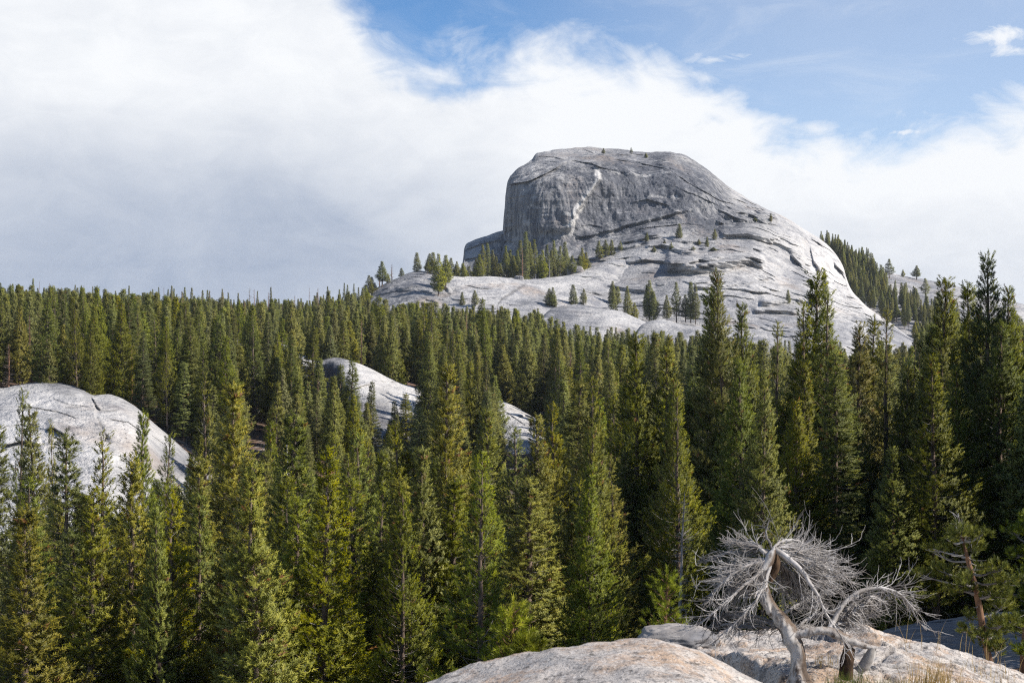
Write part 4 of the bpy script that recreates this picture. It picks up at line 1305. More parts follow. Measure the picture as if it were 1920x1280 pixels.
for px, py, Y, lab in ((979, 455, 738, 'rusty dead tree in the middle of the saddle grove'), (1030, 480, 740, 'brown dead tree in the right part of the saddle grove'), (735, 492, 716, 'rusty dead tree alone on the skyline at the left end of the hump'), (712, 508, 712, 'grey dead tree on the skyline left of the rusty one')):
    base = 530 if px > 800 else (526 if px > 720 else 540)
    z = (CY - base) / F * Y
    tree_from(SNAG['rust' if 'rusty' in lab else 'grey'], ((px - CX) / F * Y, Y, z), (CY - py) / F * Y - z, 2.4, 1.5, lab, name='dead_tree', cat='dead tree', parts=('trunk', 'crown'))

# ------------------------------------------------------------------ the rest of the wood: a pool of stems, the largest built as trees of their own
CLEAR = [   # (polygon as px-span with upper and lower edge, distance): keep these rocks in view
    ([(-50, 700), (100, 700), (170, 735), (230, 738), (285, 790), (320, 840), (310, 870), (230, 925), (-50, 925)], 203),
    ([(612, 662), (700, 686), (760, 716), (795, 730), (795, 765), (715, 785), (690, 740), (615, 705)], 288),
    ([(940, 752), (1026, 798), (1020, 822), (990, 820), (940, 785)], 283),
    ([(690, 555), (740, 510), (850, 510), (1000, 515), (1150, 470), (1600, 470), (1720, 640), (1380, 640), (1300, 600), (1200, 590), (1000, 575), (830, 565)], 640),
    ([(1025, 570), (1180, 580), (1320, 612), (1320, 622), (1200, 618), (1030, 600)], 600),
    ([(472, 800), (498, 800), (500, 848), (472, 848)], 240),
]


def inside(poly, x, y):
    c = False
    j = len(poly) - 1
    for i in range(len(poly)):
        (xi, yi), (xj, yj) = poly[i], poly[j]
        if (yi > y) != (yj > y) and x < (xj - xi) * (y - yi) / (yj - yi) + xi:
            c = not c
        j = i
    return c


def blocked(px, ptop, pbase, hw, Y):
    for poly, d in CLEAR:
        if Y < d:
            for f in (0.04, 0.2, 0.4, 0.6, 0.8, 1.0):
                y = ptop + (min(pbase, 1280) - ptop) * f
                w = hw * min(1, 0.15 + f * 1.2)
                for s in (-0.8, 0, 0.8):
                    if inside(poly, px + s * w, y):
                        return True
    return False


SLABFOOT = [([(-300, 700), (100, 706), (175, 735), (235, 735), (300, 790), (430, 905), (420, 1000), (-300, 1050)], 148, 207),
            ([(560, 655), (620, 660), (760, 715), (835, 755), (860, 800), (700, 850), (560, 840)], 240, 298),
            ([(900, 738), (1000, 772), (1045, 830), (1000, 870), (900, 830)], 244, 287)]
ENV_X = [-900, 0, 230, 350, 470, 610, 800, 930, 1040, 1130, 1300, 1420, 1480, 1620, 1720, 1900, 2000, 2600]
ENV_Y = [900, 915, 915, 870, 860, 840, 815, 850, 840, 770, 690, 650, 650, 660, 660, 620, 600, 560]
pool = []
rs = np.random.default_rng(77)


def scatter(y0, y1, p0, p1, gap, hmin, hmax, near=False):
    y = y0
    while y < y1:
        w = gap / y * F
        px = p0 + rs.uniform(0, w)
        while px < p1:
            Y = y + rs.uniform(-0.5, 0.5) * gap
            q = px + rs.uniform(-0.4, 0.4) * w
            px += w
            x, z = base_at(q, Y)
            pb = CY - z / Y * F
            if any(a < Y < b and inside(poly, q, pb) for poly, a, b in SLABFOOT):
                continue
            H = rs.uniform(hmin, hmax) * (1.08 - 0.5 * rs.random() ** 2)
            pt = CY - (z + H) / Y * F
            if near:
                e = np.interp(q, ENV_X, ENV_Y) + rs.uniform(0, 110) ** 1.0
                if pt < e:
                    pt = e
                    H = (CY - pt) / F * Y - z
                if H < 5:
                    continue
            R = H * rs.uniform(0.085, 0.15) + 0.35 + 0.4 * rs.random() ** 3
            if blocked(q, pt, pb, R / Y * F, Y):
                continue
            pool.append((q, Y, x, z, H, R, pt, pb))
        y += gap


# hand-left gaps stay open in front of the ledge and the dead tree
scatter(47, 92, -120, 1180, 5.2, 17, 22, near=True)
scatter(56, 92, 1180, 2500, 5.6, 17, 22, near=True)
scatter(92, 205, -120, 2300, 7.0, 17, 22, near=True)
scatter(207, 330, -150, 2150, 5.3, 13, 20)
scatter(205, 300, 300, 1150, 5.5, 9, 15)
scatter(184, 209, 300, 520, 5.6, 12, 17)
scatter(330, 470, -180, 2150, 6.0, 12.5, 18)
scatter(470, 640, -220, 2200, 6.0, 12, 17)
scatter(640, 940, -260, 700, 6.6, 11, 16)
pool = [t for t in pool if not (t[1] > 600 and 690 < t[0] < 1700)]
# keep the skyline of treetops under the dome where the photograph has it
def cap(q):
    return np.interp(q, [-300, 0, 200, 400, 460, 560, 640, 700, 760, 830, 1000, 1030, 1180, 1320, 1700, 1760, 2200], [536, 540, 552, 570, 574, 572, 552, 560, 566, 574, 584, 600, 622, 632, 640, 590, 575])
pool2 = []
for (q, Y, x, z, H, R, pt, pb) in pool:
    c = cap(q) + rs.uniform(-13, 34)
    if pt < c:
        pt = c
        H2 = (CY - pt) / F * Y - z
        if H2 < 6:
            continue
        R = R * (0.4 + 0.6 * H2 / H)
        H = H2
    pool2.append((q, Y, x, z, H, R, pt, pb))
pool = pool2
# how much of each stem could show
def score(t):
    q, Y, x, z, H, R, pt, pb = t
    if q < -10 or q > 1930:
        return 0
    hid = np.interp(q, [0, 350, 600, 800, 1000, 1130, 1180, 1290, 1320, 1920], [860, 830, 830, 850, 840, 780, 720, 700, 640, 600]) if Y > 95 else 1280
    vis = max(0, min(pb, hid, 1280) - pt)
    return vis * 2 * R / Y * F * 0.6


pool.sort(key=score, reverse=True)
n_own = max(0, 296 - n_pine)
own, rest = pool[:n_own], pool[n_own:]


def zone(q, Y):
    if Y < 95:
        s = [(330, 'low in the left foreground'), (620, 'low below the brown clearing'), (820, 'low below the middle slab'), (1060, 'behind the bright near ledge'),
             (1300, 'in the gap above the boulder'), (1560, 'behind the twisted dead tree'), (5000, 'in the shaded right stand')]
    elif Y < 206:
        s = [(350, 'below the left granite slab'), (620, 'below the brown clearing'), (930, 'below the middle slab'), (1180, 'right of the lower slab'), (5000, 'deep in the right stand')]
    elif Y < 300:
        s = [(180, 'just behind the left slab'), (350, 'behind the left slab shoulder'), (480, 'left of the brown clearing'), (620, 'left of the middle slab'), (820, 'directly behind the middle slab'),
             (960, 'left of the lower slab'), (1120, 'behind the lower slab'), (1320, 'under the small pale ledges'), (5000, 'at the right under the dome')]
    else:
        s = [(180, 'far behind the left slab'), (350, 'far behind the slab shoulder'), (480, 'far behind the brown clearing'), (620, 'on the slope left of the hump'), (820, 'below the left part of the granite hump'),
             (960, 'below the dark seam of the hump'), (1120, 'below the bright slope of the hump'), (1320, 'beneath the small pale ledges'), (5000, 'beneath the right foot of the dome')]
    for lim, w in s:
        if q < lim:
            return w


def ordinal(n):
    w = ['first', 'second', 'third', 'fourth', 'fifth', 'sixth', 'seventh', 'eighth', 'ninth', 'tenth', 'eleventh', 'twelfth', 'thirteenth', 'fourteenth', 'fifteenth', 'sixteenth', 'seventeenth', 'eighteenth', 'nineteenth', 'twentieth']
    return w[n] if n < 20 else 'later'


TONE = {'roundN': 'full green', 'denseN': 'green', 'denseY': 'yellow-green', 'openN': 'sparse olive', 'openY': 'sparse yellowish', 'firN': 'mid green', 'firD': 'dark green', 'broadN': 'bushy green', 'broadD': 'bushy dark'}
plan = []
for i, t in enumerate(own):
    q, Y = t[0], t[1]
    if Y < 95:
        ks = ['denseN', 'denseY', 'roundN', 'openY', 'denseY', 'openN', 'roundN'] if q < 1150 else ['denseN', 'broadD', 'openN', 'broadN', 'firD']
    else:
        ks = ['firD', 'firN', 'denseN', 'openN', 'roundN', 'denseN', 'roundN']
    kind = ks[int(rs.integers(len(ks)))]
    plan.append((zone(q, Y), kind, t))
seen = {}
for z_, kind, t in sorted(plan, key=lambda a: (a[0], a[1], a[2][0])):
    q, Y, x, z, H, R, pt, pb = t
    hw = 'tall' if H > 15 else ('short' if H < 10 else 'medium')
    key = (z_, kind, hw)
    n = seen[key] = seen.get(key, -1) + 1
    lab = f'{ordinal(n)} from left of {hw} {TONE[kind]} pines {z_}'
    ms = VAR[kind][int(rs.integers(len(VAR[kind])))]
    tree_from(ms, (x, Y, z - 0.2), H + 0.2, R if 'broad' not in kind else R * 1.25, VR[kind], lab, 'pines ' + z_)

# strip of forest on the hill behind the dome's right flank
edge_x = [1522, 1548, 1568, 1582, 1588, 1598, 1625, 1665, 1700, 1735]
edge_y = [437, 455, 476, 500, 525, 548, 575, 602, 628, 650]
# (the strip follows the dome's flank)
extra = []
for k in range(300):
    py = rs.uniform(452, 685)
    ex = np.interp(py, edge_y, edge_x)
    width = np.interp(py, [452, 500, 540, 570, 600, 685], [14, 48, 70, 85, 120, 190])
    px = ex + rs.uniform(-14, 1) + rs.random() * width
    top = np.interp(px, [1530, 1600, 1640, 1680, 1760], [455, 493, 506, 514, 530])
    if py < top:
        py = top + rs.uniform(0, 14)
    p = hill.at(px, py)
    extra.append((p[0], p[1], p[2] - 0.5, rs.uniform(10, 15.5), rs.uniform(1.5, 2.3)))
for px in np.linspace(1770, 1900, 14):
    p = hill.at(px + rs.uniform(-5, 5), np.interp(px, [1740, 1800, 1850, 1900], [527, 541, 555, 569]))
    extra.append((p[0], p[1], p[2] - 0.5, rs.uniform(2, 5), 0.9))
for px, py in [(1168, 602), (1180, 600), (1213, 598), (1222, 603), (1236, 600), (1246, 603), (1258, 601), (1268, 602), (1283, 600), (1297, 602), (1305, 604), (1205, 596), (1150, 600), (1530, 570), (1536, 566), (1528, 575), (1540, 572)]:
    p = dome.at(px, py)
    extra.append((p[0] + rs.normal(0, 1.5), p[1] - 8, p[2] - 1.0, rs.uniform(8, 19), rs.uniform(2.0, 3.3)))
for px, py in [(668, 560), (676, 556), (684, 552), (694, 548), (702, 545), (640, 566), (650, 562), (660, 560), (716, 538), (728, 530), (752, 517), (782, 509), (812, 514), (845, 517), (856, 518), (868, 519), (806, 510), (838, 530), (826, 540), (1040, 576), (1052, 578), (1062, 574), (1140, 572), (1148, 576), (872, 592), (945, 592)]:
    p = hump.at(px + (rs.normal(0, 9) if py > 550 and px > 720 else 0), py + (rs.normal(0, 5) if py > 550 and px > 720 else 0))
    hh = 3.5 + 10 * rs.random() ** 1.5
    extra.append((p[0], p[1] + 0.5, p[2] - 0.6, hh, 0.9 + hh * rs.uniform(0.1, 0.2)))
for px, py in [(1246, 463), (1300, 470), (1310, 460), (1226, 472), (1338, 470), (1415, 415)]:
    p = dome.at(px, py)
    extra.append((p[0], p[1] + 0.3, p[2] - 0.5, rs.uniform(2.2, 4.5), rs.uniform(1.2, 2.0)))
for k in range(60):      # hemlocks breaking the ridge line
    q = rs.uniform(-60, 690)
    Y = rs.uniform(760, 900)
    x, z = base_at(q, Y)
    extra.append((x, Y, z, rs.uniform(13, 21), rs.uniform(1.3, 2.0)))
for k in range(18):      # taller trees outside the frame at the right
    Y = rs.uniform(54, 92)
    x = Y * 0.37 + rs.uniform(3.5, 13)
    extra.append((x, Y, float(terrain_z(x, Y)), rs.uniform(20, 25), rs.uniform(2.4, 3.4)))
for k in range(34):      # the wood goes on outside the frame at the right and shades the stand there
    Y = rs.uniform(22, 50)
    x = Y * 0.37 + rs.uniform(3.2, 15)
    extra.append((x, Y, float(terrain_z(x, Y)), rs.uniform(14, 19), rs.uniform(1.9, 2.5)))

n_dead = 34
for k in range(n_dead):      # dead tops standing along the ridge and on the slope
    q = rs.uniform(-80, 690)
    Y = rs.uniform(560, 900) if k % 3 else rs.uniform(330, 560)
    x, z = base_at(q, Y)
    extra.append((x, Y, z, rs.uniform(15, 22) if k % 3 else rs.uniform(13, 18), rs.uniform(1.6, 3.2)))
pts, var, scl = [], [], []
for (q, Y, x, z, H, R, pt, pb) in rest:
    pts.append((x, Y, z - 0.2))
    scl.append((R / 2.0, R / 2.0, H / 20.0))
for (x, Y, z, H, R) in extra:
    pts.append((x, Y, z))
    scl.append((R / 2.0, R / 2.0, H / 20.0))
npt = len(pts)
var = rs.choice(10, npt, p=[0.19, 0.13, 0.14, 0.13, 0.08, 0.06, 0.08, 0.08, 0.06, 0.05])
var[-n_dead:] = 9
fm = bpy.data.meshes.new('forest')
fm.vertices.add(npt)
fm.vertices.foreach_set('co', np.array(pts, float).ravel())
for nm, ty, arr in (('kind_of_tree', 'INT', var.astype(np.int32)), ('turn', 'FLOAT', rs.uniform(0, 6.28, npt).astype(np.float32))):
    a = fm.attributes.new(nm, ty, 'POINT')
    a.data.foreach_set('value', arr)
a = fm.attributes.new('stretch', 'FLOAT_VECTOR', 'POINT')
a.data.foreach_set('vector', np.array(scl, np.float32).ravel())
forest = link('forest', fm)
forest['kind'] = 'stuff'
gn = bpy.data.node_groups.new('forest', 'GeometryNodeTree')
gn.interface.new_socket('Geometry', in_out='INPUT', socket_type='NodeSocketGeometry')
gn.interface.new_socket('Geometry', in_out='OUTPUT', socket_type='NodeSocketGeometry')
gi = gn.nodes.new('NodeGroupInput')
go = gn.nodes.new('NodeGroupOutput')
mp = gn.nodes.new('GeometryNodeMeshToPoints')
gn.links.new(gi.outputs[0], mp.inputs['Mesh'])


def named(nm, ty):
    n = gn.nodes.new('GeometryNodeInputNamedAttribute')
    n.data_type = ty
    n.inputs['Name'].default_value = nm
    return n.outputs['Attribute']


a_var, a_turn, a_scl = named('kind_of_tree', 'INT'), named('turn', 'FLOAT'), named('stretch', 'FLOAT_VECTOR')
cx = gn.nodes.new('ShaderNodeCombineXYZ')
gn.links.new(a_turn, cx.inputs[2])
e2r = gn.nodes.new('FunctionNodeEulerToRotation')
gn.links.new(cx.outputs[0], e2r.inputs[0])
jo = gn.nodes.new('GeometryNodeJoinGeometry')
snag_pair = [o for o in C.objects if o.name.startswith('dead_tree') and o['label'].startswith('rusty dead tree in the middle')][0].children
srcs = [lodobj[k] for k in range(9)] + [tuple(snag_pair)]
for k, pair in enumerate(srcs):
    j2 = gn.nodes.new('GeometryNodeJoinGeometry')
    for ob in pair:
        oi = gn.nodes.new('GeometryNodeObjectInfo')
        oi.transform_space = 'ORIGINAL'
        oi.inputs['Object'].default_value = ob
        gn.links.new(oi.outputs['Geometry'], j2.inputs[0])
    g2i = gn.nodes.new('GeometryNodeGeometryToInstance')
    gn.links.new(j2.outputs[0], g2i.inputs[0])
    cmp_ = gn.nodes.new('FunctionNodeCompare')
    cmp_.data_type = 'INT'
    cmp_.operation = 'EQUAL'
    gn.links.new(a_var, cmp_.inputs[2])
    cmp_.inputs[3].default_value = k
    iop = gn.nodes.new('GeometryNodeInstanceOnPoints')
    gn.links.new(mp.outputs[0], iop.inputs['Points'])
    gn.links.new(cmp_.outputs[0], iop.inputs['Selection'])
    gn.links.new(g2i.outputs[0], iop.inputs['Instance'])
    gn.links.new(e2r.outputs[0], iop.inputs['Rotation'])
    gn.links.new(a_scl, iop.inputs['Scale'])
    gn.links.new(iop.outputs[0], jo.inputs[0])
gn.links.new(jo.outputs[0], go.inputs[0])
md = forest.modifiers.new('trees', 'NODES')
md.node_group = gn
print('pines', n_pine, 'pool', len(pool), 'stuff', npt)

# ------------------------------------------------------------------ the near ledges
def patch(name, x0, x1, y0, y1, nx, ny, zf, mat, seamf=None):
    xs = np.linspace(x0, x1, nx)
    ys = np.linspace(y0, y1, ny)
    Yg, Xg = np.meshgrid(ys, xs, indexing='ij')
    Z, seam = zf(Xg, Yg)
    b = Buf()
    i = np.arange(ny - 1)[:, None] * nx + np.arange(nx - 1)[None, :]
    q = np.stack([i, i + 1, i + nx + 1, i + nx], -1).reshape(-1, 4)
    b.add(np.stack([Xg, Yg, Z], -1), q)
    o = link(name, b.mesh(name, [mat], smooth=True, vattr={'seam': seam, 'stain_shade': np.full(seam.shape, 0.2), 'fresh_lit': np.zeros(seam.shape)}))
    o['kind'] = 'structure'
    return o


def line_z(pts, Yc):
    p = np.array(pts, float)
    return (p[:, 0] - CX) / F * Yc, (CY - p[:, 1]) / F * Yc


LX, LZ = line_z([(-1500, 2100), (300, 1520), (640, 1345), (760, 1302), (820, 1281), (880, 1259), (930, 1243), (1000, 1228), (1060, 1218), (1120, 1211), (1190, 1207), (1240, 1208), (1280, 1215), (1330, 1238), (1380, 1262), (1430, 1286), (1520, 1330), (1800, 1420), (3500, 1700)], 9.0)


def z_ledge(x, y):
    zs = np.interp(x, LX, LZ)
    zs = (zs + np.interp(x - 0.12, LX, LZ) + np.interp(x + 0.12, LX, LZ)) / 3
    d = y - 9.0
    z = zs + np.where(d < 0, np.minimum(0.012 * -d * (1.0), 0.06), -0.30 * np.abs(d) ** 1.35)
    p = np.stack([x, y, x * 0], -1)
    z = z + fbm(p / 0.9, 5) * 0.030 + fbm(p / 0.12, 3) * 0.007
    z = z + (ridged(p / 0.55 + 3, 5, 0.6) - 0.8) * 0.012
    # thin sheet that has partly flaked off
    e = fbm(p / 1.5 + 4, 3)
    st = smooth01((e - 0.05) * 14)
    z = z + st * 0.025
    seam = np.exp(-((e - 0.085) / 0.012) ** 2) * 0.55
    return z, seam


patch('granite_ledge', -6.5, 6.5, -4.0, 11.5, 420, 420, z_ledge, M_ROCK)

SX, SZ = line_z([(700, 1500), (1000, 1330), (1100, 1270), (1180, 1222), (1230, 1214), (1270, 1209), (1340, 1204), (1450, 1197), (1600, 1193), (1650, 1203), (1750, 1219), (1850, 1245), (1920, 1276), (2000, 1310), (2300, 1400)], 15.5)


def shelf_base(x, y):
    zs = (np.interp(x, SX, SZ) + np.interp(x - 0.15, SX, SZ) + np.interp(x + 0.15, SX, SZ)) / 3
    d = y - 15.5
    return zs + np.where(d < 0, 0.028 * np.minimum(-d, 4.0), -0.16 * np.abs(d) ** 1.25)


def z_shelf(x, y):
    z = shelf_base(x, y)
    p = np.stack([x, y, x * 0], -1)
    px = CX + x / y * F
    # the shelf breaks off to the left along this line
    yb = np.array([11.0, 12.5, 13.4, 14.2, 15.0, 15.8])
    pb = np.array([1560, 1490, 1440, 1395, 1330, 1240])
    t = (px + fbm(p / 0.5 + 9, 4) * 22 - np.interp(y, yb, pb)) / 14
    k = smooth01(-t * 0.5 + 0.5) * np.clip((15.9 - y) / 0.6, 0, 1)
    z = z - 0.30 * k + fbm(p / 0.8 + 31, 5) * 0.05 + fbm(p / 0.1, 3) * 0.007 + (ridged(p / 0.6 + 7, 5, 0.6) - 0.8) * 0.03
    # joints: blocks that sit a little higher or lower than their neighbours
    g = p @ np.array([[0.9, 0.35, 0], [-0.4, 0.8, 0], [0, 0, 1.0]]) + fbm(p / 0.7 + 2, 3)[..., None] * np.array([0.16, 0.16, 0])
    cell = np.floor(g / np.array([1.15, 0.62, 1.0]))
    z = z + (hash3(cell[..., 0], cell[..., 1], cell[..., 0] * 0 + 3) - 0.5) * 0.085
    w2 = g / np.array([1.15, 0.62, 1.0]) - cell
    jd = np.minimum(np.minimum(w2[..., 0], 1 - w2[..., 0]) * 1.15, np.minimum(w2[..., 1], 1 - w2[..., 1]) * 0.62)
    z = z - 0.035 * np.exp(-(jd / 0.018) ** 2)
    e = fbm(p / np.array([1.6, 0.5, 1]) + 14, 3)
    z = z + smooth01((e - 0.1) * 10) * 0.035
    seam = np.maximum(np.exp(-((e - 0.15) / 0.02) ** 2) * 0.5, np.exp(-(jd / 0.014) ** 2) * 0.7)
    return z, seam


def shelf_z(x, y):
    return float(z_shelf(np.array([x]), np.array([y]))[0][0])


patch('granite_shelf', -1.2, 8.5, 10.6, 20.0, 440, 420, z_shelf, M_ROCK)

M_SHADE_GRANITE = mat_granite('shade_dark_granite', False, 1.0, (0.28, 0.255, 0.225), (0.075, 0.068, 0.06))  # dark granite: the slab's shade is put into its colour
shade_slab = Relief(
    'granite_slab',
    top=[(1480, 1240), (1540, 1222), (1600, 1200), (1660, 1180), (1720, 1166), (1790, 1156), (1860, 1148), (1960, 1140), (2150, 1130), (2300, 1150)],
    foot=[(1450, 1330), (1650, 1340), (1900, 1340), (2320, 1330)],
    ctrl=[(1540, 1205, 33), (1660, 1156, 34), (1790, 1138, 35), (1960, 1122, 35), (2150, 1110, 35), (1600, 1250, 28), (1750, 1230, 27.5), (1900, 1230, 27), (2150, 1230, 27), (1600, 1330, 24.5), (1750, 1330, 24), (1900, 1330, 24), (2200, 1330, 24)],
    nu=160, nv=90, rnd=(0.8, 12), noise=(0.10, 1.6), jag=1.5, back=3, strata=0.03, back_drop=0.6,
    feats=[('step', [(1560, 1195), (1640, 1180), (1720, 1168), (1800, 1162)], 0.15, 8, 0.08, 8)], stain_shade=[(1700, 1200, 0.85, 160)], mat=M_SHADE_GRANITE)


# ------------------------------------------------------------------ boulders
def boulder(name, px, Y, half, label, seed, mat, z=None, turn=0.0):
    r = np.random.default_rng(seed)
    n, k = 64, 96
    th = np.linspace(0.001, math.pi - 0.001, n)
    ph = np.linspace(0, 2 * math.pi, k, endpoint=False)
    T, Pp = np.meshgrid(th, ph, indexing='ij')
    d = np.stack([np.sin(T) * np.cos(Pp), np.sin(T) * np.sin(Pp), np.cos(T)], -1)
    s = (np.abs(d) ** 3.2).sum(-1) ** (-1 / 3.2)
    p = d * s[..., None]
    p = p * (1 + 0.10 * fbm(d * 1.3 + seed, 4))[..., None]
    p = p + 0.03 * fbm(d * 7 + seed, 4)[..., None] * d + 0.05 * (ridged(d * 2.5 + seed, 3) - 0.6)[..., None] * d
    p = p * np.array(half)
    c, s_ = math.cos(turn), math.sin(turn)
    p = np.stack([p[..., 0] * c - p[..., 1] * s_, p[..., 0] * s_ + p[..., 1] * c, p[..., 2]], -1)
    b = Buf()
    i = np.arange(n - 1)[:, None] * k + np.arange(k)[None, :]
    j = np.arange(n - 1)[:, None] * k + (np.arange(k)[None, :] + 1) % k
    q = np.stack([i, i + k, j + k, j], -1).reshape(-1, 4)
    b.add(p.reshape(-1, 3), q)
    nv = n * k
    o = link(name, b.mesh(name, [mat], smooth=True, vattr={'seam': np.full(nv, 0.5 if mat is M_ROCK else 0.0), 'stain_shade': np.full(nv, 0.55), 'fresh_lit': np.zeros(nv)}))
    x = (px - CX) / F * Y
    o.location = (x, Y, z)
    tag(o, label, 'boulder')
    return o


M_BOULDER = mat_granite('boulder_granite', False, 1.2, (0.50, 0.455, 0.41), (0.10, 0.088, 0.078))
bx = (1270 - CX) / F * 15.6
boulder('boulder', 1270, 15.6, (0.42, 0.30, 0.165), 'long grey boulder lying on the shelf left of the dead tree', 3, M_BOULDER, z=shelf_z(bx, 15.6) + 0.14, turn=0.06)
bx = (1462 - CX) / F * 13.4
boulder('boulder', 1440, 12.6, (0.20, 0.16, 0.07), 'small pale flat stone at the foot of the twisted dead tree', 5, M_ROCK, z=shelf_z((1440 - CX) / F * 12.6, 12.6) + 0.02, turn=0.4)
p = hump.at(1078, 508)
boulder('boulder', 1078, p[1] - 2, (4.2, 3.2, 2.6), 'pale square block at the right end of the saddle grove', 8, M_DOME, z=p[2] + 0.8)
p = hump.at(975, 523)
boulder('boulder', 973, p[1] - 1, (2.2, 2.0, 1.3), 'small grey stone on the crest of the granite hump', 9, M_DOME, z=p[2] + 0.3)


# ------------------------------------------------------------------ the twisted dead tree
DY = 13.0
r_d = np.random.default_rng(404)
dx0, dz0 = (1497 - CX) / F * DY, shelf_z((1497 - CX) / F * DY, DY)
dead = bpy.data.objects.new('dead_tree', None)
C.objects.link(dead)
dead.location = (dx0, DY, dz0)
tag(dead, 'twisted bleached dead tree with a fan of bare silver twigs on the near shelf', 'dead tree')


def D(px, py, dy=0.0):
    return np.array([(px - CX) / F * DY - dx0, dy, (CY - py) / F * DY - dz0])


def curve_pts(pts, n):
    p = np.array(pts, float)
    for _ in range(3):
        q = np.empty((2 * len(p), p.shape[1]))
        q[0], q[-1] = p[0], p[-1]
        q[1:-1:2] = p[:-1] * 0.75 + p[1:] * 0.25
        q[2:-1:2] = p[:-1] * 0.25 + p[1:] * 0.75
        p = q
    s = np.concatenate([[0], np.cumsum(np.linalg.norm(np.diff(p[:, :3], axis=0), axis=1))])
    t = np.linspace(0, s[-1], n)
    return np.stack([np.interp(t, s, p[:, k]) for k in range(p.shape[1])], -1)


PXM = F / DY


def knobbly(buf, pts, n, sides, amp=0.30, mat=0, side=False):
    c = curve_pts(pts, n)
    path, rad = c[:, :3], c[:, 3] / PXM * (0.86 if side else 1.0)
    nv0 = buf.nv
    buf.tube(path, rad, sides, mat)
    v = buf.v[-2] if len(buf.v) > 1 and len(buf.v[-1]) == sides + 1 else buf.v[-1]
    cen = np.repeat(path, sides, 0)
    k = 1 + amp * fbm(v * np.array([9.0, 9.0, 4.0]) + 3, 4) + (0.10 * fbm(v * np.array([60.0, 60.0, 10.0]) + 7, 3) if side else 0)
    v[:] = cen + (v - cen) * k[:, None]
    if side:
        ff = buf.f[-2] if v is not buf.v[-1] else buf.f[-1]
        fc = (v - cen)[ff[0] - nv0].mean(1)
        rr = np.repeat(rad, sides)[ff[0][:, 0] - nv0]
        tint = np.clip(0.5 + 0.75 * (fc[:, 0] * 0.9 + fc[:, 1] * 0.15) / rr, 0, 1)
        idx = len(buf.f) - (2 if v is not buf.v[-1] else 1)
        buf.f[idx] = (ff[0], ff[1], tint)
    if v is not buf.v[-1]:
        buf.v[-1][:sides] = v[-sides:]


def W(px, py, dy, rr):
    return (*D(px, py, dy), rr)


tb = Buf()
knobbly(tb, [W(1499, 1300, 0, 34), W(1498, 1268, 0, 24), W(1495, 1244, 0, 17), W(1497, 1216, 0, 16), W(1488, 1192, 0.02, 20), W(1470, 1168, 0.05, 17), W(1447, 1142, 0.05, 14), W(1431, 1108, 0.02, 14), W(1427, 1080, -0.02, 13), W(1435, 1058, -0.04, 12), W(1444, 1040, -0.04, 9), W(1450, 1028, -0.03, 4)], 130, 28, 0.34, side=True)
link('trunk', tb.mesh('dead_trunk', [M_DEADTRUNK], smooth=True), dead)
tb = Buf()
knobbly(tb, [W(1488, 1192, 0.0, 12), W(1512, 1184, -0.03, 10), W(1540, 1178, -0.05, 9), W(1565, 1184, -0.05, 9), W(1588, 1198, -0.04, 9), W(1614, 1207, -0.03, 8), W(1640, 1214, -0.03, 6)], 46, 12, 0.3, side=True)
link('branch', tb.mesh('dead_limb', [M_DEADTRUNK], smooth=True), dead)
tb = Buf()
knobbly(tb, [W(1634, 1212, -0.03, 7), W(1630, 1224, -0.03, 9), W(1624, 1240, -0.02, 9), W(1610, 1258, 0.0, 7)], 22, 10)
o = link('branch', tb.mesh('white_stub', [M_BLEACHED], smooth=True), dead)
o['label'] = 'short white broken stub hanging from the right limb'
tb = Buf()
knobbly(tb, [W(1586, 1270, 0.0, 12), W(1587, 1248, -0.01, 10), W(1590, 1230, -0.01, 10), W(1594, 1214, -0.01, 11)], 30, 16, 0.5)
o = link('branch', tb.mesh('rotten_stub', [M_ROT], smooth=True), dead)
o['label'] = 'dark rotten stub standing under the right limb'
# rotten hollow right of the broken top
tb = Buf()
knobbly(tb, [W(1450, 1042, 0.02, 7), W(1456, 1056, 0.03, 9), W(1452, 1074, 0.03, 8), W(1444, 1090, 0.02, 5)], 22, 12, 0.4)
link('heartwood', tb.mesh('heartwood', [M_ROT], smooth=True), dead)

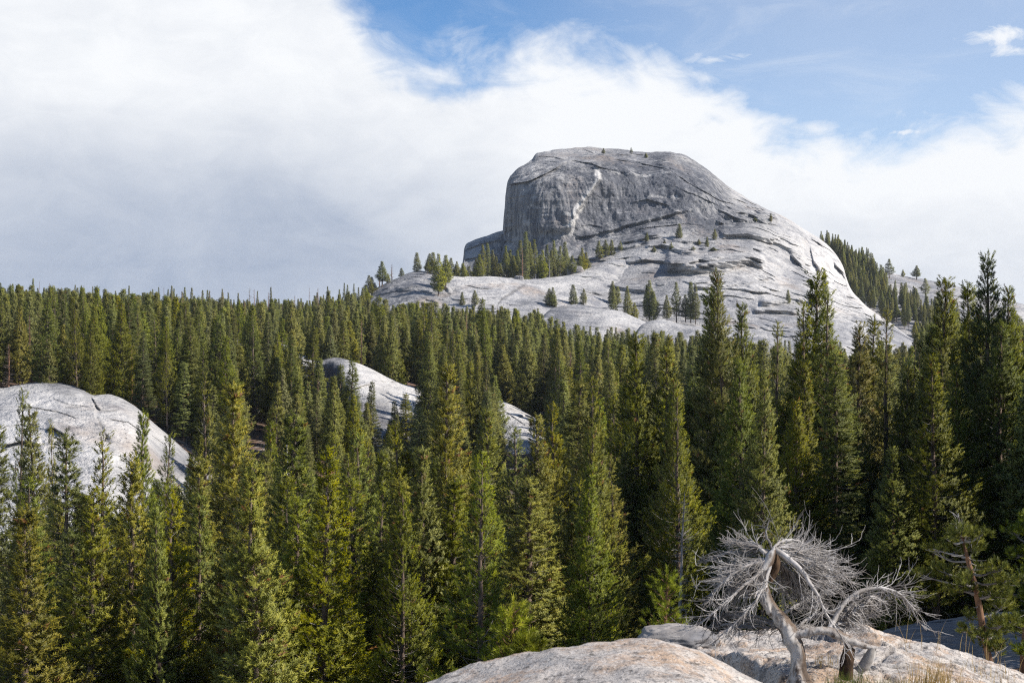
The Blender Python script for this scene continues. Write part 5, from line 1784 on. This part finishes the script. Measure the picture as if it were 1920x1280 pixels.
LIMBS = [
    # path (px, py, depth), start radius px, number of twigs, droop
    ([(1443, 1046, 0), (1405, 1052, -.1), (1370, 1060, -.2), (1336, 1082, -.25), (1312, 1112, -.3)], 6, 30, -0.25),
    ([(1440, 1056, 0), (1405, 1076, -.2), (1370, 1098, -.3), (1335, 1124, -.4), (1306, 1146, -.4)], 6, 32, -0.3),
    ([(1446, 1036, 0), (1425, 1030, .1), (1392, 1038, .2), (1362, 1044, .25), (1338, 1062, .3)], 6, 30, 0.0),
    ([(1440, 1040, 0), (1424, 1026, 0), (1422, 1016, .1), (1400, 1010, .1), (1374, 1018, .15)], 6, 18, -0.1),
    ([(1448, 1030, 0), (1446, 1016, .05), (1438, 1008, .05), (1441, 994, .1), (1446, 978, .1)], 4, 8, 0.0),
    ([(1452, 1030, 0), (1466, 1018, .1), (1490, 1012, .15), (1510, 1016, .2), (1526, 1028, .2)], 4, 16, -0.15),
    ([(1454, 1030, 0), (1482, 1050, -.1), (1510, 1085, -.15), (1530, 1130, -.2), (1562, 1178, -.2)], 8, 30, -0.15),
    ([(1454, 1030, 0), (1494, 1042, .1), (1540, 1060, .15), (1576, 1078, .2), (1602, 1096, .2)], 7, 44, 0.0),
    ([(1456, 1032, 0), (1500, 1054, .2), (1540, 1080, .3), (1575, 1108, .35), (1604, 1132, .4)], 7, 44, -0.1),
    ([(1454, 1028, 0), (1484, 1032, .3), (1520, 1042, .4), (1556, 1056, .5), (1588, 1070, .5)], 6, 40, 0.1),
    ([(1440, 1060, .1), (1412, 1090, .3), (1390, 1120, .4), (1372, 1150, .45), (1366, 1180, .45)], 6, 34, -0.35),
    ([(1442, 1064, .1), (1424, 1110, .4), (1412, 1150, .5), (1410, 1186, .5)], 6, 30, -0.35),
    ([(1446, 1050, .1), (1476, 1090, .5), (1490, 1130, .6), (1500, 1166, .6)], 6, 40, -0.3),
    ([(1446, 1050, .1), (1500, 1080, .6), (1530, 1120, .7), (1548, 1160, .7)], 6, 40, -0.3),
    ([(1436, 1100, 0), (1415, 1106, -.1), (1396, 1112, -.1)], 4, 8, -0.3),
    ([(1560, 1184, .1), (1590, 1142, .2), (1620, 1120, .25), (1660, 1114, .3), (1700, 1120, .3), (1724, 1146, .3), (1738, 1172, .3)], 8, 48, -0.25),
    ([(1562, 1186, .15), (1600, 1150, .4), (1640, 1132, .5), (1680, 1116, .5), (1712, 1108, .5)], 6, 44, -0.2),
    ([(1566, 1190, .2), (1600, 1180, .3), (1640, 1178, .35), (1664, 1160, .35), (1668, 1135, .35)], 5, 30, 0.1),
    ([(1500, 1192, .3), (1540, 1172, .45), (1580, 1166, .5), (1620, 1160, .5), (1650, 1168, .5)], 5, 40, -0.05),
    ([(1470, 1170, .3), (1520, 1150, .5), (1560, 1140, .6), (1600, 1138, .6)], 5, 40, -0.1),
    ([(1446, 1050, 0), (1420, 1090, -.2), (1385, 1130, -.3), (1350, 1160, -.35), (1330, 1182, -.35)], 5, 36, -0.25),
    ([(1470, 1180, .2), (1440, 1170, .4), (1400, 1166, .5), (1350, 1172, .5)], 5, 34, 0.0),
    ([(1494, 1196, .3), (1450, 1188, .5), (1410, 1184, .6), (1370, 1178, .6)], 5, 26, 0.15),
]
for pts_, r0, nt, droop in LIMBS:
    lb = Buf()
    c = curve_pts([(*D(a, b, c_), 0) for a, b, c_ in pts_], 22)[:, :3]
    c = c + np.cumsum(r_d.normal(0, 0.004, c.shape), 0)
    lb.tube(c, np.linspace(r0, 1.6, 22) / PXM * 0.72, 7)
    Lt = np.linalg.norm(np.diff(c, axis=0), axis=1).sum()
    cen = D(1450, 1110, 0.15)
    for k in range(int(nt * 1.25)):
        u = 1 - r_d.random() ** 1.3 * 0.88
        if k % 3:
            u = float(np.clip(round(u * 7) / 7 + r_d.normal(0, 0.025), 0.08, 1))
        f = u * 21
        i0 = min(20, int(f))
        p0 = c[i0] * (1 - f + i0) + c[i0 + 1] * (f - i0)
        tg = unit(c[i0 + 1] - c[i0])
        out = unit(p0 - cen)
        d = unit(tg * 1.0 + out * 0.5 + r_d.normal(0, 0.33, 3) + np.array([0, 0, droop - 0.18]))
        L = (0.05 + 0.33 * r_d.random() ** 1.6) * (0.75 + 0.5 * (1 - u)) * min(1.3, Lt + 0.25)
        m = 7
        q = [p0]
        curl = r_d.normal(0, 0.17, 3) + np.array([0, 0, 0.03])
        for s in range(m - 1):
            d = unit(d + curl * 0.9 + r_d.normal(0, 0.10, 3))
            q.append(q[-1] + d * L / (m - 1))
        q = np.array(q)
        lb.tube(q, np.linspace(0.85, 0.34, m) / PXM, 4, cap=False)
        for s in range(r_d.integers(2, 5)):
            j = r_d.integers(2, m - 1)
            d2 = unit(unit(q[j] - q[j - 1]) + r_d.normal(0, 0.55, 3))
            q2 = [q[j]]
            for e in range(4):
                d2 = unit(d2 + curl + r_d.normal(0, 0.15, 3))
                q2.append(q2[-1] + d2 * L * r_d.uniform(0.07, 0.15))
            lb.tube(np.array(q2), np.linspace(0.52, 0.25, 5) / PXM, 3, cap=False)
    back = pts_[-1][2] > 0.32
    link('branch', lb.mesh('dead_branch', [M_GREYWOOD if back or r_d.random() < 0.2 else M_TWIG], smooth=True), dead)

# the thatch: long bare strands hanging from the broken head of the tree
for (n_s, p_a, p_b, a0, a1, l0, l1, dy0, dy1, mt) in [
        (150, (1452, 1036), (1500, 1050), -5, -45, 0.40, 0.78, 0.0, 0.35, M_TWIG),
        (170, (1448, 1044), (1490, 1075), -35, -80, 0.30, 0.62, 0.15, 0.6, M_GREYWOOD),
        (90, (1446, 1034), (1500, 1036), 12, -30, 0.30, 0.62, 0.1, 0.5, M_TWIG),
        (120, (1440, 1044), (1402, 1062), 184, 228, 0.28, 0.60, -0.25, 0.3, M_TWIG),
        (120, (1438, 1056), (1408, 1090), 205, 258, 0.22, 0.52, 0.0, 0.5, M_GREYWOOD),
        (70, (1440, 1034), (1420, 1024), 150, 200, 0.20, 0.42, 0.0, 0.3, M_TWIG),
        (60, (1452, 1028), (1470, 1026), 14, -20, 0.18, 0.36, 0.0, 0.3, M_TWIG),
        (110, (1562, 1180), (1640, 1120), -60, 25, 0.16, 0.42, 0.1, 0.5, M_TWIG),
        (90, (1480, 1180), (1600, 1186), -20, 40, 0.12, 0.36, 0.2, 0.6, M_GREYWOOD),
        (80, (1480, 1180), (1380, 1180), 150, 215, 0.12, 0.36, 0.2, 0.6, M_GREYWOOD)]:
    lb = Buf()
    for k in range(n_s):
        w = r_d.random()
        p0 = D(p_a[0] * (1 - w) + p_b[0] * w, p_a[1] * (1 - w) + p_b[1] * w, r_d.uniform(0, 0.12) + 0.25 * dy0)
        a = math.radians(r_d.uniform(min(a0, a1), max(a0, a1)))
        L = r_d.uniform(l0, l1) * r_d.uniform(0.6, 1.0)
        dep = r_d.uniform(dy0, dy1)
        d = unit(np.array([math.cos(a), dep / max(L, 0.2) * 0.8, math.sin(a) + 0.12]))
        m = 10
        q = [p0]
        bend = np.array([0, 0, -1.0]) * r_d.uniform(0.02, 0.09) + r_d.normal(0, 0.03, 3)
        for s_ in range(m - 1):
            if s_ == m - 4:
                bend = np.array([math.cos(a) * 0.08, 0, r_d.uniform(-0.05, 0.22)])
            d = unit(d + bend + r_d.normal(0, 0.06, 3))
            q.append(q[-1] + d * L / (m - 1))
        q = np.array(q)
        lb.tube(q, np.linspace(1.0, 0.34, m) / PXM * r_d.uniform(0.7, 1.25), 4, cap=False)
        for e in range(r_d.integers(1, 4)):
            j = r_d.integers(4, m)
            d2 = unit(unit(q[j] - q[j - 1]) + r_d.normal(0, 0.45, 3))
            q2 = [q[j]]
            for z_ in range(4):
                d2 = unit(d2 + r_d.normal(0, 0.2, 3))
                q2.append(q2[-1] + d2 * L * r_d.uniform(0.04, 0.09))
            lb.tube(np.array(q2), np.linspace(0.55, 0.26, 5) / PXM, 3, cap=False)
    o = link('branches', lb.mesh('dead_strands', [mt], smooth=True), dead)
    o['kind'] = 'stuff'

# ------------------------------------------------------------------ young pines beside the ledge
def sapling(px, Y, H, R, seed, label, ztop_py, mat=None, blade=(0.06, 0.008), nb=40, bare=0.0):
    r = np.random.default_rng(seed)
    o = bpy.data.objects.new('young_pine', None)
    C.objects.link(o)
    x = (px - CX) / F * Y
    z = (CY - ztop_py) / F * Y - H
    o.location = (x, Y, z)
    tag(o, label, 'young pine')
    wood, cr = Buf(), Buf()
    wood.tube(np.stack([np.linspace(0, .03, 8), np.zeros(8), np.linspace(0, H, 8)], -1), np.linspace(0.026, 0.008, 8), 7)
    for i in range(nb):
        t = (i + 0.5) / nb
        zb = H * (0.08 + 0.86 * t)
        az = i * 2.4 + r.normal(0, 0.3)
        L = R * (1 - t) ** 0.65 * r.uniform(0.65, 1.1) + 0.05
        h = np.array([math.cos(az), math.sin(az), 0])
        u = np.linspace(0, 1, 5)
        path = np.array([0.03 * zb / H, 0, zb]) + np.outer(u * L, h)
        path[:, 2] += 0.25 * L * u + 0.45 * L * u ** 2
        wood.tube(path, np.linspace(0.010, 0.005, 5), 4, cap=False)
        ns = max(3, int(L / 0.05))
        us = np.linspace(0.35, 1.0, ns)
        pp = np.stack([np.interp(us, u, path[:, k]) for k in range(3)], -1)
        pp += r.normal(0, 0.022, pp.shape)
        ax = np.tile(h * 0.7 + np.array([0, 0, 0.6]), (ns, 1)) + r.normal(0, 0.3, (ns, 3))
        shoots(cr, pp, ax, np.full(ns, 0.07), 26, blade[0], blade[1], np.clip(r.normal(0.5, 0.25, ns), 0, 1), r, 0.75)
    pp = np.stack([np.full(5, .03), np.zeros(5), H - 0.2 + np.linspace(0, 0.2, 5)], -1)
    shoots(cr, pp, np.tile([[0, 0, 1.0]], (5, 1)), np.full(5, 0.09), 22, blade[0], blade[1], r.uniform(0.5, 1, 5), r, 0.6)
    link('trunk', wood.mesh('sapling_trunk', [M_BARK_RED], smooth=True), o)
    link('crown', cr.mesh('sapling_crown', [mat or M_NEEDLE_S]), o)
    return o


sapling(957, 13.5, 0.8, 0.19, 61, 'bright green young pine behind the left end of the near ledge', 1137)
sapling(988, 13.2, 0.45, 0.15, 62, 'low green seedling at the right foot of the bright young pine', 1205)
sapling(1246, 17.0, 1.1, 0.26, 63, 'bright green young pine behind the long grey boulder', 1076)


def clump_pine(label, Y, trunk, rpx, clumps, seed, bare_top=True):
    r = np.random.default_rng(seed)
    o = bpy.data.objects.new('pine_tree', None)
    C.objects.link(o)
    k = Y / F
    x0, z0 = (trunk[0][0] - CX) * k, (CY - trunk[0][1]) * k
    o.location = (x0, Y, z0)
    tag(o, label, 'pine tree')

    def Q(px, py, dy=0):
        return np.array([(px - CX) * k - x0, dy, (CY - py) * k - z0])
    wood, cr = Buf(), Buf()
    c = curve_pts([(*Q(a, b), q * k) for (a, b), q in zip(trunk, rpx)], 40)
    wood.tube(c[:, :3], c[:, 3], 10)
    for (px, py, rp) in clumps:
        dy = r.uniform(-0.45, 0.45)
        cc = Q(px, py, dy)
        zz = c[:, 2] - (cc[2] - 0.10)
        i = int(np.argmin(np.abs(zz)))
        p0 = c[i, :3]
        mid = (p0 + cc) / 2 + np.array([0, 0, -0.06]) + r.normal(0, 0.03, 3)
        path = curve_pts([p0, mid, cc], 9)
        cr.tube(path, np.linspace(2.6, 1.0, 9) * k, 5, 1, cap=False)
        rad = rp * k
        ns = int(46 * (rp / 16) ** 2)
        dv = unit(r.normal(0, 1, (ns, 3)))
        hb = unit((cc - p0) * np.array([1, 1, 0.3]))
        pp = cc + dv * (rad * r.random((ns, 1)) ** 0.5) * np.array([1.0, 1.2, 0.55]) + hb * r.uniform(-1.9, 0.9, (ns, 1)) * rad + np.array([0, 0, 0.25]) * rad * r.normal(0, 1, (ns, 1))
        ax = dv * 0.8 + np.array([0, 0, 0.7]) + unit(cc - p0) * 0.4
        for s in range(0, ns, 4):
            cr.tube(curve_pts([path[6], (path[6] + pp[s]) / 2 + np.array([0, 0, -.02]), pp[s]], 4), np.array([1.0, .8, .7, .5]) * k, 3, 1, cap=False)
        shoots(cr, pp, ax, np.full(ns, 0.06), 20, 0.058, 0.010, np.clip(r.normal(0.5, 0.28, ns), 0, 1), r, 0.8)
    for s in range(26):    # bare grey twigs
        i = r.integers(12, 39)
        d = unit(np.array([r.normal(0, 1), r.normal(0, 1), r.uniform(-0.4, 0.5)]))
        L = r.uniform(0.12, 0.42)
        q = np.stack([c[i, :3], c[i, :3] + d * L * 0.5 + np.array([0, 0, -.03]), c[i, :3] + d * L])
        cr.tube(curve_pts(q, 5), np.linspace(1.2, 0.4, 5) * k, 4, 1, cap=False)
    if bare_top:
        for s in range(16):
            p0 = c[-1 - r.integers(0, 6), :3]
            d = unit(np.array([r.normal(0, 0.7), r.normal(0, 0.7), 1.0]))
            cr.tube(np.stack([p0, p0 + d * 0.1, p0 + d * 0.18 + r.normal(0, .03, 3)]), np.array([1, .7, .4]) * k, 4, 1, cap=False)
    link('trunk', wood.mesh('leaning_trunk', [M_BARK_RED], smooth=True), o)
    link('crown', cr.mesh('leaning_crown', [M_NEEDLE_S2, M_GREYWOOD]), o)


M_NEEDLE_S2 = mat_needles('young_needles', [(0.05, 0.066, 0.013), (0.125, 0.15, 0.023), (0.25, 0.265, 0.04)], transl=0.28, bent=False)
clump_pine('crooked young pine with reddish leaning trunk and bare grey top at the right', 20.0,
           [(1862, 1262), (1852, 1225), (1843, 1180), (1835, 1130), (1824, 1080), (1813, 1045), (1805, 1010), (1797, 970)], [7, 6, 6, 6, 5, 4, 3, 1.4],
           [(1788, 990, 14), (1812, 998, 15), (1772, 1004, 12), (1838, 1004, 15), (1836, 1028, 17), (1800, 1034, 15), (1768, 1040, 13), (1748, 1028, 8), (1772, 1076, 15), (1742, 1086, 11), (1795, 1080, 14), (1790, 1102, 15), (1814, 1100, 12),
            (1852, 1058, 15), (1872, 1078, 17), (1884, 1098, 18), (1860, 1108, 16), (1870, 1158, 19), (1852, 1184, 17), (1882, 1190, 20), (1830, 1166, 12), (1802, 1172, 10), (1896, 1140, 18), (1880, 1218, 15), (1845, 1080, 12), (1812, 1180, 9), (1865, 1205, 14)], 71)
clump_pine('dark bushy young pine cut by the lower right frame edge', 21.5,
           [(1925, 1275), (1922, 1230), (1926, 1180), (1930, 1120), (1936, 1050), (1940, 990)], [12, 10, 8, 7, 5, 2],
           [(1912, 1000, 14), (1935, 990, 14), (1908, 1040, 14), (1930, 1050, 20), (1905, 1075, 13), (1900, 1110, 18), (1925, 1120, 20), (1905, 1160, 20), (1925, 1180, 22), (1895, 1180, 14), (1910, 1215, 16), (1955, 1150, 26), (1950, 1090, 24), (1945, 1030, 20), (1912, 965, 10)], 72, False)


# ------------------------------------------------------------------ grass on the shelf
def mat_grass(name):
    m, t, out = new_mat(name)
    tint = t.attr('tint')
    ramp = t.new('ShaderNodeValToRGB')
    e = ramp.color_ramp.elements
    e[0].color = (0.07, 0.11, 0.02, 1)
    e[1].color = (0.46, 0.33, 0.15, 1)
    e[0].position = 0.1
    e[1].position = 0.85
    q = e.new(0.45)
    q.color = (0.22, 0.22, 0.055, 1)
    t.link(tint, ramp.inputs[0])
    b = t.new('ShaderNodeBsdfDiffuse')
    t.link(ramp.outputs[0], b.inputs[0])
    tr = t.new('ShaderNodeBsdfTranslucent')
    t.link(ramp.outputs[0], tr.inputs[0])
    mx = t.new('ShaderNodeMixShader')
    mx.inputs[0].default_value = 0.3
    t.link(b.outputs[0], mx.inputs[1])
    t.link(tr.outputs[0], mx.inputs[2])
    t.link(mx.outputs[0], out.inputs[0])
    return m


gb = Buf()
rg = np.random.default_rng(90)
for (px, Y, n, h, spread, tone) in [(1590, 12.2, 240, 0.26, 0.10, 0.15), (1575, 12.4, 120, 0.2, 0.08, 0.3), (1650, 12.1, 200, 0.19, 0.14, 0.45), (1690, 12.3, 120, 0.16, 0.12, 0.55), (1758, 12.4, 230, 0.33, 0.12, 0.95), (1775, 12.5, 120, 0.24, 0.12, 0.85), (1730, 12.4, 70, 0.2, 0.1, 0.8),
                                    (1525, 12.7, 60, 0.12, 0.06, 0.8), (1850, 14.5, 40, 0.14, 0.15, 0.9), (1545, 13.6, 40, 0.12, 0.08, 0.95), (1700, 15.2, 7, 0.30, 0.25, 0.9), (1755, 15.2, 5, 0.24, 0.2, 0.9), (1870, 15.4, 14, 0.26, 0.3, 0.95)]:
    xc = (px - CX) / F * Y
    for k in range(n):
        x, y = xc + rg.normal(0, spread), Y + rg.normal(0, spread * 0.8)
        z = shelf_z(x, y) - 0.01
        L = h * rg.uniform(0.6, 1.35)
        a = rg.uniform(0, 6.28)
        ln = rg.uniform(0.05, 0.4)
        u = np.array([0, .4, .75, 1.0])
        c = np.array([x, y, z]) + np.outer(u ** 1.8 * ln * L, [math.cos(a), math.sin(a), 0]) + np.outer(u * L, [0, 0, 1.0])
        w = 0.0028 * np.array([1, .9, .6, .1])
        s = np.array([-math.sin(a + 0.8), math.cos(a + 0.8), 0])
        v = np.stack([c - s * w[:, None], c + s * w[:, None]], 1).reshape(-1, 3)
        gb.add(v, np.array([[0, 1, 3, 2], [2, 3, 5, 4], [4, 5, 7, 6]]), 0, np.clip(tone + rg.normal(0, 0.12), 0, 1))
o = link('grass', gb.mesh('grass', [mat_grass('dry_grass')]))
o['kind'] = 'stuff'

# ------------------------------------------------------------------ the thin blue air between here and the dome
hz = Buf()
bx0, bx1, by0, by1, bz0, bz1 = -3300.0, 4600.0, -60.0, 4700.0, -62.0, 128.0
cv = np.array([[x, y, z] for z in (bz0, bz1) for y in (by0, by1) for x in (bx0, bx1)])
hz.add(cv, np.array([[0, 2, 3, 1], [4, 5, 7, 6], [0, 1, 5, 4], [2, 6, 7, 3], [0, 4, 6, 2], [1, 3, 7, 5]]))
mh = bpy.data.materials.new('haze')
mh.use_nodes = True
th = NT(mh.node_tree)
th.n.clear()
oh = th.new('ShaderNodeOutputMaterial')
vol = th.new('ShaderNodeVolumePrincipled')
vol.inputs['Color'].default_value = (0.80, 0.88, 1.0, 1)
vol.inputs['Density'].default_value = 0.00006
vol.inputs['Anisotropy'].default_value = 0.2
th.link(vol.outputs[0], oh.inputs['Volume'])
haze = link('haze', hz.mesh('haze', [mh]))
haze['kind'] = 'stuff'
